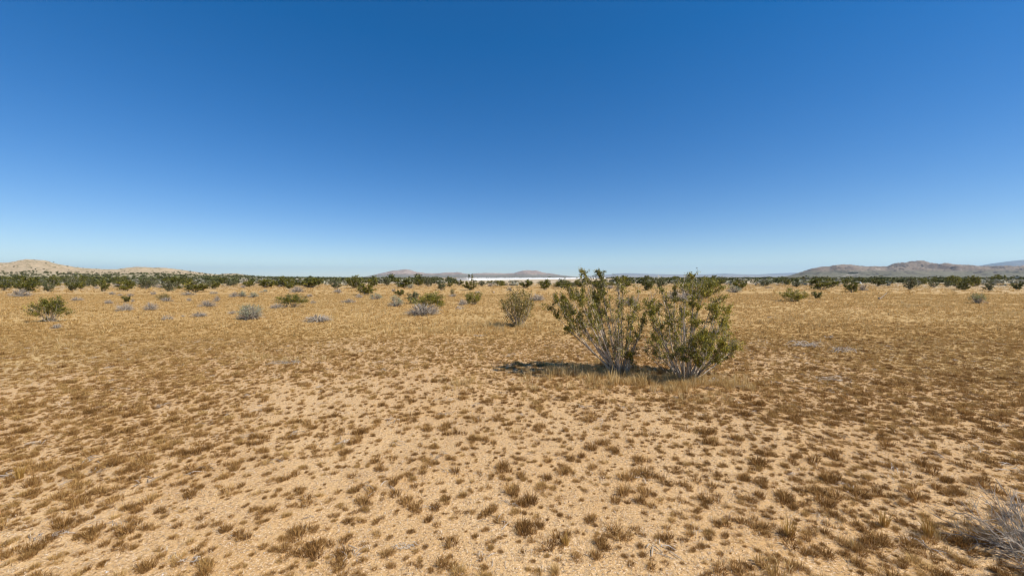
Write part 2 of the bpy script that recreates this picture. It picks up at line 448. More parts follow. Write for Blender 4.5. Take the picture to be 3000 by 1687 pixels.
# ------------------------------------------------------------------ scattered stuff through geometry nodes (variants live inside the same mesh)
def scatter(name, variants, mat, P, ROT, SCL, IDX, label, cat):
    g = Geo(); vid = []
    for k, (v, q, t, c) in enumerate(variants):
        g.add(v, q=q, t=t, c=c); vid += [k] * len(v)
    nv = g.n
    v, q, t, c = g.arrays()
    v = np.concatenate([v, P]); c = np.concatenate([c, np.zeros(len(P))])
    me = make_mesh(name, v, q, t, c, mat)
    def attr(n, typ, data, key='value'):
        a = me.attributes.new(n, typ, 'POINT'); a.data.foreach_set(key, data)
    n = len(v)
    isp = np.zeros(n, bool); isp[nv:] = True
    attr('is_point', 'BOOLEAN', isp)
    a = np.zeros(n, np.int32); a[:nv] = vid; attr('variant_id', 'INT', a)
    a = np.zeros(n, np.int32); a[nv:] = IDX; attr('pick', 'INT', a)
    a = np.zeros((n, 3), np.float32); a[nv:] = ROT; attr('turn', 'FLOAT_VECTOR', a.ravel(), 'vector')
    a = np.ones((n, 3), np.float32); a[nv:] = SCL; attr('size', 'FLOAT_VECTOR', a.ravel(), 'vector')
    o = obj(name, me); tag(o, label, cat, kind='stuff')
    ng = bpy.data.node_groups.new(name + '_scatter', 'GeometryNodeTree')
    ng.interface.new_socket('Geometry', in_out='INPUT', socket_type='NodeSocketGeometry')
    ng.interface.new_socket('Geometry', in_out='OUTPUT', socket_type='NodeSocketGeometry')
    N = ng.nodes; L = ng.links
    gi = N.new('NodeGroupInput'); go = N.new('NodeGroupOutput')
    def na(nm, typ):
        x = N.new('GeometryNodeInputNamedAttribute'); x.data_type = typ; x.inputs['Name'].default_value = nm
        return x.outputs['Attribute']
    sep = N.new('GeometryNodeSeparateGeometry'); sep.domain = 'POINT'
    L.new(gi.outputs[0], sep.inputs[0]); L.new(na('is_point', 'BOOLEAN'), sep.inputs['Selection'])
    sp = N.new('GeometryNodeSplitToInstances'); sp.domain = 'FACE'
    L.new(sep.outputs['Inverted'], sp.inputs[0]); L.new(na('variant_id', 'INT'), sp.inputs['Group ID'])
    ip = N.new('GeometryNodeInstanceOnPoints')
    L.new(sep.outputs['Selection'], ip.inputs['Points']); L.new(sp.outputs[0], ip.inputs['Instance'])
    ip.inputs['Pick Instance'].default_value = True
    L.new(na('pick', 'INT'), ip.inputs['Instance Index'])
    er = N.new('FunctionNodeEulerToRotation'); L.new(na('turn', 'FLOAT_VECTOR'), er.inputs[0])
    L.new(er.outputs[0], ip.inputs['Rotation']); L.new(na('size', 'FLOAT_VECTOR'), ip.inputs['Scale'])
    L.new(ip.outputs[0], go.inputs[0])
    md = o.modifiers.new('scatter', 'NODES'); md.node_group = ng
    return o

# ------------------------------------------------------------------ grass
def tuft_geo(rg, nb, rad, hgt, width, lean, tlo, thi, tri=True):
    """a clump of narrow curved blades"""
    a = rg.uniform(0, 2 * math.pi, nb)
    r0 = np.sqrt(rg.uniform(0, 1, nb)) * rad * 0.45
    b = np.stack([np.cos(a) * r0, np.sin(a) * r0, np.full(nb, -0.006)], 1)
    az = a + rg.normal(0, 0.7, nb); ln = np.abs(rg.normal(lean, lean * 0.5, nb)); le = hgt * rg.uniform(0.5, 1.25, nb)
    d1 = np.stack([np.cos(az) * np.sin(ln * 0.6), np.sin(az) * np.sin(ln * 0.6), np.cos(ln * 0.6)], 1)
    d2 = np.stack([np.cos(az) * np.sin(ln * 1.4), np.sin(az) * np.sin(ln * 1.4), np.cos(ln * 1.4)], 1)
    m = b + d1 * (le * 0.55)[:, None]; t = m + d2 * (le * 0.5)[:, None]
    t[:, 2] = np.maximum(t[:, 2], 0.002)
    sa = rg.uniform(0, 2 * math.pi, nb); s = np.stack([np.cos(sa), np.sin(sa), np.zeros(nb)], 1) * (width * rg.uniform(0.6, 1.4, nb))[:, None]
    v = np.stack([b - s * 0.5, b + s * 0.5, m + s * 0.45, m - s * 0.45, t], 1).reshape(-1, 3)
    i = np.arange(nb)[:, None] * 5
    q = i + np.array([0, 1, 2, 3])[None]; tr = i + np.array([3, 2, 4])[None]
    c = np.repeat(rg.uniform(tlo, thi, nb) ** 1.0, 5)
    return v, q, tr, c

def density(x, y):
    """how thickly the dry grass grows: patchy, thin on the sandy near ground, thick to the right and further out"""
    n = fbm(x * 0.55, y * 0.55, 31, 4)
    d = 0.44 + 1.7 * (n - 0.45)
    d = d + 0.35 * sstep(5.0, 10.0, y) + 0.30 * sstep(0.6, 2.6, x - 0.25 * y) * sstep(14, 4, y) + 0.12 * sstep(-1.5, -4.0, x)
    for (bx, by, sx, sy) in BARE:
        d = d - 0.22 * np.exp(-(((x - bx) / sx) ** 2 + ((y - by) / sy) ** 2))
    d = d + 0.9 * np.exp(-(((x - 1.6) / 1.7) ** 2 + ((y - 6.7) / 0.55) ** 2))
    return np.clip(d, 0.30, 1.0)

def jitter_grid(y0, y1, cell, side, margin):
    xs = []
    ny = int((y1 - y0) / cell); X = []; Y = []
    for k in range(ny):
        y = y0 + (k + 0.5) * cell
        h = side * y + margin
        x = np.arange(-h, h, cell)
        X.append(x); Y.append(np.full(len(x), y))
    X = np.concatenate(X); Y = np.concatenate(Y)
    return X + rng.uniform(-0.5, 0.5, len(X)) * cell, Y + rng.uniform(-0.5, 0.5, len(Y)) * cell

def cluster(seed, subs, nb):
    rg = np.random.default_rng(seed); g = Geo()
    for _ in range(subs):
        v, q, t, c = tuft_geo(rg, int(nb * rg.uniform(0.6, 1.2)), 0.06, 0.05 * rg.uniform(0.7, 1.2), 0.0025, 0.62, 0.0, 0.66)  # core blades darker: older dead grass, plus inner shade put into the tint
        v = v + np.array([rg.normal(0, 0.024), rg.normal(0, 0.024), 0]) * (subs > 1)
        g.add(v, q=q, t=t, c=c)
    v, q, t, c = tuft_geo(rg, 34, 0.15, 0.042, 0.0024, 0.95, 0.5, 1.0); g.add(v, q=q, t=t, c=c)
    return g.arrays()
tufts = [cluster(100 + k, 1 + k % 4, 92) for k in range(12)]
x, y = jitter_grid(1.2, 14.0, 0.057, 1.45, 0.6)
keep = rng.uniform(0, 1, len(x)) < np.clip(0.15 + density(x, y), 0, 1) * 0.92 * (1 - 0.25 * sstep(6, 9, y) - 0.6 * sstep(9, 14, y))
x, y = x[keep], y[keep]
sz = rng.lognormal(-0.74, 0.48, len(x)).clip(0.2, 1.4)
near_order = np.argsort(y - 0.0 * sz - 0.9 * sz)
# the nearest and largest tufts inside the frame are things of their own
inside = (np.abs(x) < 1.30 * y) & (y > 2.15)
score = np.where(inside, sz / y, -1)
pick = np.argsort(-score)[:300]
is_thing = np.zeros(len(x), bool); is_thing[pick] = True
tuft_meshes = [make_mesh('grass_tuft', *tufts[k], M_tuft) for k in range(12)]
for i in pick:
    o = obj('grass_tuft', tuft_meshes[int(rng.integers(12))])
    o.location = (x[i], y[i], float(ground_z(x[i], y[i])))
    o.rotation_euler = (0, 0, rng.uniform(0, 6.28)); s = sz[i]; o.scale = (s, s, s * rng.uniform(0.6, 1.1))
    tag(o, 'small brown dry grass tuft, among the nearest on the foreground sand', 'grass tuft', 'nearest dry grass tufts on the foreground sand')
x, y, sz = x[~is_thing], y[~is_thing], sz[~is_thing]
def spread(name, mat, x, y, S, variants, label):
    n = len(x); rot = np.zeros((n, 3)); rot[:, 2] = rng.uniform(0, 6.28, n); rot[:, :2] = rng.normal(0, 0.08, (n, 2))
    scatter(name, variants, mat, np.stack([x, y, ground_z(x, y)], 1), rot, S, rng.integers(0, len(variants), n), label, 'grass')
S1 = np.stack([sz, sz, sz * rng.uniform(0.55, 1.1, len(x))], 1)
fade = rng.uniform(0, 1, len(x)) < 0.22 + 0.78 * sstep(3.5, 11, y) * np.where(x > 1.5, 0.8, 1.0)
spread('dry_grass_golden', M_thatch, x[fade], y[fade], S1[fade], tufts, 'lighter golden tufts of dry grass mixed among the brown ones')
x, y, S1 = x[~fade], y[~fade], S1[~fade]
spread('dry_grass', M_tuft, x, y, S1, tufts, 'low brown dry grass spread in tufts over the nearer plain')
PX = []; PY = []; S = []
x, y = jitter_grid(9.0, 36.0, 0.19, 1.42, 1.0)
keep = rng.uniform(0, 1, len(x)) < (0.25 + 0.55 * density(x, y)) * sstep(8.5, 14, y)
x, y = x[keep], y[keep]; sz = rng.lognormal(0.05, 0.35, len(x)).clip(0.5, 2.2)
PX.append(x); PY.append(y); S.append(np.stack([sz * 1.25, sz * 1.25, sz], 1))
x, y = jitter_grid(36.0, 95.0, 0.75, 1.42, 1.0)
keep = rng.uniform(0, 1, len(x)) < 0.55 * fbm(x * 0.08, y * 0.08, 91, 3) * 1.6
x, y = x[keep], y[keep]; sz = rng.lognormal(0.7, 0.3, len(x)).clip(1.0, 3.5)
PX.append(x); PY.append(y); S.append(np.stack([sz * 2.2, sz * 2.2, sz], 1))
x = np.concatenate(PX); y = np.concatenate(PY); S = np.concatenate(S)
spread('dry_grass_flat', M_thatch, x, y, S, [tuft_geo(np.random.default_rng(150 + k), 44, 0.075, 0.055, 0.006, 0.7, 0.0, 1.0) for k in range(8)],
       'golden brown thatch of dry grass over the farther flat')

# thin pale straw standing and lying between the tufts
straws = [tuft_geo(np.random.default_rng(300 + k), 20, 0.13, 0.05, 0.0035, 1.1, 0.0, 1.0) for k in range(8)]
x, y = jitter_grid(1.2, 10.0, 0.075, 1.45, 0.5)
keep = rng.uniform(0, 1, len(x)) < 0.45 + 0.75 * fbm(x * 1.3, y * 1.3, 57, 3)
x, y = x[keep], y[keep]; n = len(x); sz = rng.uniform(0.5, 1.1, n)
rot = np.zeros((n, 3)); rot[:, 2] = rng.uniform(0, 6.28, n)
scatter('straw_litter', straws, M_litter, np.stack([x, y, ground_z(x, y)], 1), rot, np.stack([sz, sz, sz * 0.45], 1), rng.integers(0, 8, n),
        'broken pale straw littering the sand between the tufts', 'straw')

# grey broken twigs strewn thinly over the near ground
def lying(seed):
    rg = np.random.default_rng(seed); g = Geo()
    for _ in range(7):
        a = rg.uniform(0, 6.28); p = np.array([rg.normal(0, .035), rg.normal(0, .035), 0.006]); d = np.array([math.cos(a), math.sin(a), 0]) * rg.uniform(.012, .04)
        tube(g, np.stack([p - d, p + np.array([0, 0, rg.uniform(0, .012)]), p + d]), [.0016, .0022, .001], 3, rg.uniform(.2, 1))
    return g.arrays()
x, y = jitter_grid(1.3, 10.0, 0.42, 1.4, 0.4)
keep = rng.uniform(0, 1, len(x)) < 0.5
x, y = x[keep], y[keep]; n = len(x); sz = rng.uniform(0.5, 1.5, n); rot = np.zeros((n, 3)); rot[:, 2] = rng.uniform(0, 6.28, n)
scatter('twig_litter', [lying(350 + k) for k in range(6)], M_dead, np.stack([x, y, ground_z(x, y)], 1), rot, np.stack([sz, sz, sz], 1), rng.integers(0, 6, n), 'broken grey twigs strewn thinly over the foreground', 'twig litter')

# straw-coloured taller grass stands
talls = [tuft_geo(np.random.default_rng(400 + k), 26, 0.08, 0.12, 0.0036, 0.38, 0.0, 1.0) for k in range(8)]
X = []; Y = []; Z = []
def stand(px, py, w, dpy, n, s):
    for _ in range(n):
        p = at(px + rng.normal(0, w / 1.7), max(817, py + rng.normal(0, dpy / 1.6)))
        if fbm(p.x * 2.6, p.y * 2.6, 77, 3) < 0.33 + 0.25 * rng.uniform(): continue
        X.append(p.x); Y.append(p.y); Z.append(s * rng.lognormal(-0.25, 0.3))
stand(1900, 1120, 210, 18, 330, 0.95); stand(2070, 1130, 130, 16, 420, 0.95); stand(1740, 1092, 170, 20, 240, 0.95); stand(1980, 1155, 240, 26, 300, 0.7)
stand(1345, 1125, 60, 30, 40, 0.85); stand(1560, 1120, 40, 15, 26, 0.9); stand(1540, 965, 110, 12, 260, 1.25); stand(1420, 960, 100, 14, 240, 1.3)
stand(1240, 965, 170, 14, 240, 1.3); stand(1000, 935, 120, 10, 140, 1.4); stand(820, 905, 150, 12, 160, 1.5); stand(1150, 920, 160, 10, 120, 1.6)
stand(800, 1050, 110, 18, 150, 0.8); stand(120, 1010, 200, 20, 120, 1.0); stand(2380, 940, 150, 10, 160, 1.4)
stand(2700, 900, 170, 6, 160, 1.7); stand(2960, 925, 70, 14, 90, 1.6); stand(2100, 880, 100, 6, 60, 1.7); stand(1600, 905, 120, 8, 90, 1.6)
stand(2700, 1010, 300, 40, 130, 0.8); stand(2820, 1560, 120, 70, 60, 0.55); stand(2500, 1500, 160, 90, 40, 0.5); stand(2050, 1010, 260, 50, 70, 0.8)
x = np.array(X); y = np.array(Y); sz = np.array(Z); n = len(x)
rot = np.zeros((n, 3)); rot[:, 2] = rng.uniform(0, 6.28, n); rot[:, :2] = rng.normal(0, 0.1, (n, 2))
scatter('straw_grass', talls, M_straw, np.stack([x, y, ground_z(x, y)], 1), rot, np.stack([sz, sz, sz], 1), rng.integers(0, 8, n),
        'taller straw coloured grass standing in thin patches on the plain', 'grass')

# pebbles
def pebble(rg):
    v = np.array([[1, 0, 0], [-1, 0, 0], [0, 1, 0], [0, -1, 0], [0, 0, .7], [0, 0, -.5]], float) * rg.uniform(0.7, 1.2, (6, 1))
    t = np.array([[0, 2, 4], [2, 1, 4], [1, 3, 4], [3, 0, 4], [2, 0, 5], [1, 2, 5], [3, 1, 5], [0, 3, 5]])
    return v, np.zeros((0, 4), int), t, np.full(6, rg.uniform(0.3, 0.8))
x = rng.uniform(-9, 9, 9000); y = rng.uniform(1.4, 9.0, 9000); sz = rng.lognormal(-5.6, 0.4, 9000).clip(0.002, 0.011)
rot = rng.uniform(0, 6.28, (9000, 3)); rot[:, :2] *= 0.1
scatter('gravel', [pebble(np.random.default_rng(k)) for k in range(6)], M_pebble, np.stack([x, y, ground_z(x, y) + 0.001], 1), rot, np.stack([sz, sz, sz], 1), rng.integers(0, 6, 9000),
        'fine pale gravel strewn over the foreground sand', 'gravel')

# ------------------------------------------------------------------ shrubs
def unit(v):
    v = np.asarray(v, float); return v / (np.linalg.norm(v) + 1e-9)

def creosote(rg, nl, nleaf, leaf, rstem, low=0.15, upright=0.0, tlo=0.0, thi=0.9, bare=0.4):
    """a vase of thin stems with leafy outer twigs; about 1 wide and 1 high"""
    st = Geo(); lf = Geo(); per = max(4, nleaf // (nl * 5))
    for k in range(nl):
        az = 2 * math.pi * (k + rg.uniform(-.4, .4)) / nl * 2.618
        r = 0.46 * math.sqrt(rg.uniform(0.03, 1)) * (1 - upright * 0.4)
        h = (1 - 0.5 * (r / 0.46) ** 2 * rg.uniform(0.5, 1.2)) * rg.uniform(0.78, 1.0)
        tip = np.array([math.cos(az) * r, math.sin(az) * r, h])
        b = np.array([math.cos(az), math.sin(az), 0]) * rg.uniform(0.01, 0.06); b[2] = -0.02
        c = b + (tip - b) * 0.5 + np.array([math.cos(az) * 0.05, math.sin(az) * 0.05, rg.uniform(-0.1, 0.04)]) + rg.normal(0, 0.025, 3)
        pts = bez(b, c, tip, 6)
        tube(st, pts, np.linspace(rstem, rstem * 0.4, 6), 3, rg.uniform(0.2, 0.9))
        for s in range(5):
            t = rg.uniform(bare, 0.98) if s else 1.0
            if rg.uniform() < low: t = rg.uniform(0.15, 0.4)
            p = (1 - t) ** 2 * b + 2 * t * (1 - t) * c + t * t * tip
            e = p + unit(unit(tip - b) + rg.normal(0, 0.65, 3) + [0, 0, 0.2]) * rg.uniform(0.1, 0.22)
            e[2] = max(e[2], 0.04)
            tube(st, np.stack([p, (p + e) / 2 + rg.normal(0, 0.01, 3), e]), [rstem * 0.45, rstem * 0.35, rstem * 0.2], 3, rg.uniform(0.2, 1.0))
            nn = int(per * rg.uniform(0.4, 1.6))
            u = rg.uniform(0.2, 1.15, (nn, 1))
            pos = p + (e - p) * u + rg.normal(0, 0.035, (nn, 3))
            pos[:, 2] = np.maximum(pos[:, 2], 0.03)
            leaves(lf, pos, leaf, rg, np.clip(rg.normal((tlo + thi) / 2 + rg.normal(0, 0.12), 0.2, nn), 0, 1), 0.6)
    return st, lf

def dome(rg, ns, nt, rtw, leafn=0, leaf=0.05, flat=1.0, arch=0.3):
    """a low mound of many fine twigs, with or without small leaves on top; about 1 wide and 1 high"""
    st = Geo(); tw = Geo(); lf = Geo()
    per = max(1, leafn // (ns * 2))
    for k in range(ns):
        az = rg.uniform(0, 6.283); el = math.asin(rg.uniform(0.05, 1.0))
        q = rg.uniform(0.72, 1.0)
        tip = np.array([math.cos(az) * math.cos(el) * 0.46, math.sin(az) * math.cos(el) * 0.46, math.sin(el) * 0.92 + 0.03]) * q
        b = np.array([math.cos(az), math.sin(az), 0]) * rg.uniform(0, 0.09); b[2] = -0.02
        c = (b + tip) / 2 + np.array([0, 0, arch * rg.uniform(0.2, 1.0) * math.cos(el)]) * 0.6 + rg.normal(0, 0.02, 3)
        tube(st, bez(b, c, tip, 5), np.linspace(rtw * 1.9, rtw * 0.9, 5), 3, rg.uniform(0.1, 0.9))
        for s in range(nt):
            t = rg.uniform(0.3, 1.0)
            p = (1 - t) ** 2 * b + 2 * t * (1 - t) * c + t * t * tip
            e = p + unit(unit(tip - c) + rg.normal(0, 0.75, 3)) * rg.uniform(0.06, 0.16)
            e[2] = max(e[2], 0.01)
            tube(tw, np.stack([p, e]), [rtw * 0.8, rtw * 0.45], 3, rg.uniform(0.1, 1.0))
            if rg.uniform() < 0.6:
                e2 = e + unit(unit(e - p) + rg.normal(0, 0.7, 3)) * rg.uniform(0.04, 0.1); e2[2] = max(e2[2], 0.01)
                tube(tw, np.stack([e, e2]), [rtw * 0.5, rtw * 0.3], 3, rg.uniform(0.1, 1.0))
        if leafn and tip[2] > 0.28:
            nn = int(per * rg.uniform(0.8, 3.0))
            pos = tip + rg.normal(0, 0.06, (nn, 3)) - np.array([0, 0, 0.02]); pos[:, 2] = np.maximum(pos[:, 2], 0.15)
            leaves(lf, pos, leaf, rg, np.clip(rg.normal(0.5 + rg.normal(0, 0.15), 0.2, nn), 0, 1), 0.6)
    return st, tw, lf

def norm_parts(parts):
    """scale a set of geos together so that the plant is 1 wide and 1 high"""
    v = np.concatenate([p.arrays()[0] for p in parts if p.n])
    lo = np.percentile(v[:, :2], 0.6, axis=0); hi = np.percentile(v[:, :2], 99.4, axis=0)
    w = float((hi - lo).max()); h = float(np.percentile(v[:, 2], 99.7))
    for p in parts:
        for a in p.v:
            a[:, :2] /= w; a[:, 2] /= h
    return parts

PROTO = {}
def add_proto(kind, parts):
    PROTO.setdefault(kind, []).append(parts)
def cre_proto(kind, seed, mat, near, **kw):
    rg = np.random.default_rng(seed)
    if near: st, lf = creosote(rg, kw.pop('nl', 24), kw.pop('n', 5200), 0.040, 0.0075, **kw)
    else: st, lf = creosote(rg, kw.pop('nl', 16), kw.pop('n', 2300), 0.070, 0.010, **kw)
    norm_parts([st, lf])
    add_proto(kind, [('branch_framework', st.mesh('branch_framework', M_bark)), ('foliage', lf.mesh('foliage', mat))])
for k in range(7): cre_proto('creosote', 500 + k, M_leaf, False, tlo=0.0, thi=0.42)
for k in range(4): cre_proto('creosote_grey', 520 + k, M_leaf_dull, False, n=1700)
for k in range(3): cre_proto('creosote_near', 540 + k, M_leaf, True, low=0.12)
for k in range(3): cre_proto('creosote_open', 570 + k, M_leaf, True, n=4800, nl=28, low=0.04, bare=0.56, thi=0.75)
for k in range(2): cre_proto('sparse_near', 550 + k, M_leaf_yellow, True, n=3600, nl=40, low=0.08)
def dome_proto(kind, seed, ns, nt, rtw, leafn=0, leaf=0.05, mat=None, tmat=None, arch=0.3):
    rg = np.random.default_rng(seed)
    st, tw, lf = dome(rg, ns, nt, rtw, leafn, leaf, 1.0, arch)
    norm_parts([st, tw, lf] if leafn else [st, tw])
    parts = [('branch_framework', st.mesh('branch_framework', tmat or M_dead)), ('twig_canopy', tw.mesh('twig_canopy', tmat or M_dead))]
    if leafn: parts.append(('foliage', lf.mesh('foliage', mat)))
    add_proto(kind, parts)
for k in range(6): dome_proto('grey', 600 + k, 60, 7, 0.0085)
for k in range(3): dome_proto('grey_near', 620 + k, 90, 9, 0.0055)
for k in range(4): dome_proto('pale', 640 + k, 60, 4, 0.0085, 900, 0.06, M_leaf_pale)
dome_proto('pale_near', 660, 110, 7, 0.006, 2600, 0.034, M_leaf_pale)
dome_proto('fresh', 670, 60, 4, 0.0075, 1600, 0.045, M_leaf_fresh)
for k in range(2): dome_proto('dead_flat', 680 + k, 70, 7, 0.0075, arch=1.4)

NAMES = {'creosote': 'creosote_shrub', 'creosote_grey': 'creosote_shrub', 'creosote_near': 'creosote_shrub', 'creosote_open': 'creosote_shrub', 'sparse_near': 'creosote_shrub',
         'grey': 'dry_shrub', 'grey_near': 'dry_shrub', 'pale': 'saltbush_shrub', 'pale_near': 'saltbush_shrub', 'fresh': 'green_shrub', 'dead_flat': 'dead_shrub'}
taken = []
def plant(kind, px, py, w, h, label, group=None, variant=None, rz=None, loc=None):
    p = loc if loc is not None else at(px, py)
    W = w / F * p.y / math.hypot(1.0, p.x / p.y); H = h / F * p.y
    pr = PROTO[kind]; k = int(rng.integers(len(pr))) if variant is None else variant
    e = root(NAMES[kind], (p.x, p.y, p.z - 0.01), rng.uniform(0, 6.283) if rz is None else rz, (W, W, H))
    tag(e, label, 'shrub', group)
    for nm, me in pr[k]:
        o = obj(nm, me, e)
        if nm != 'branch_framework': o['kind'] = 'stuff'
    taken.append((p.x, p.y, W))
    return e

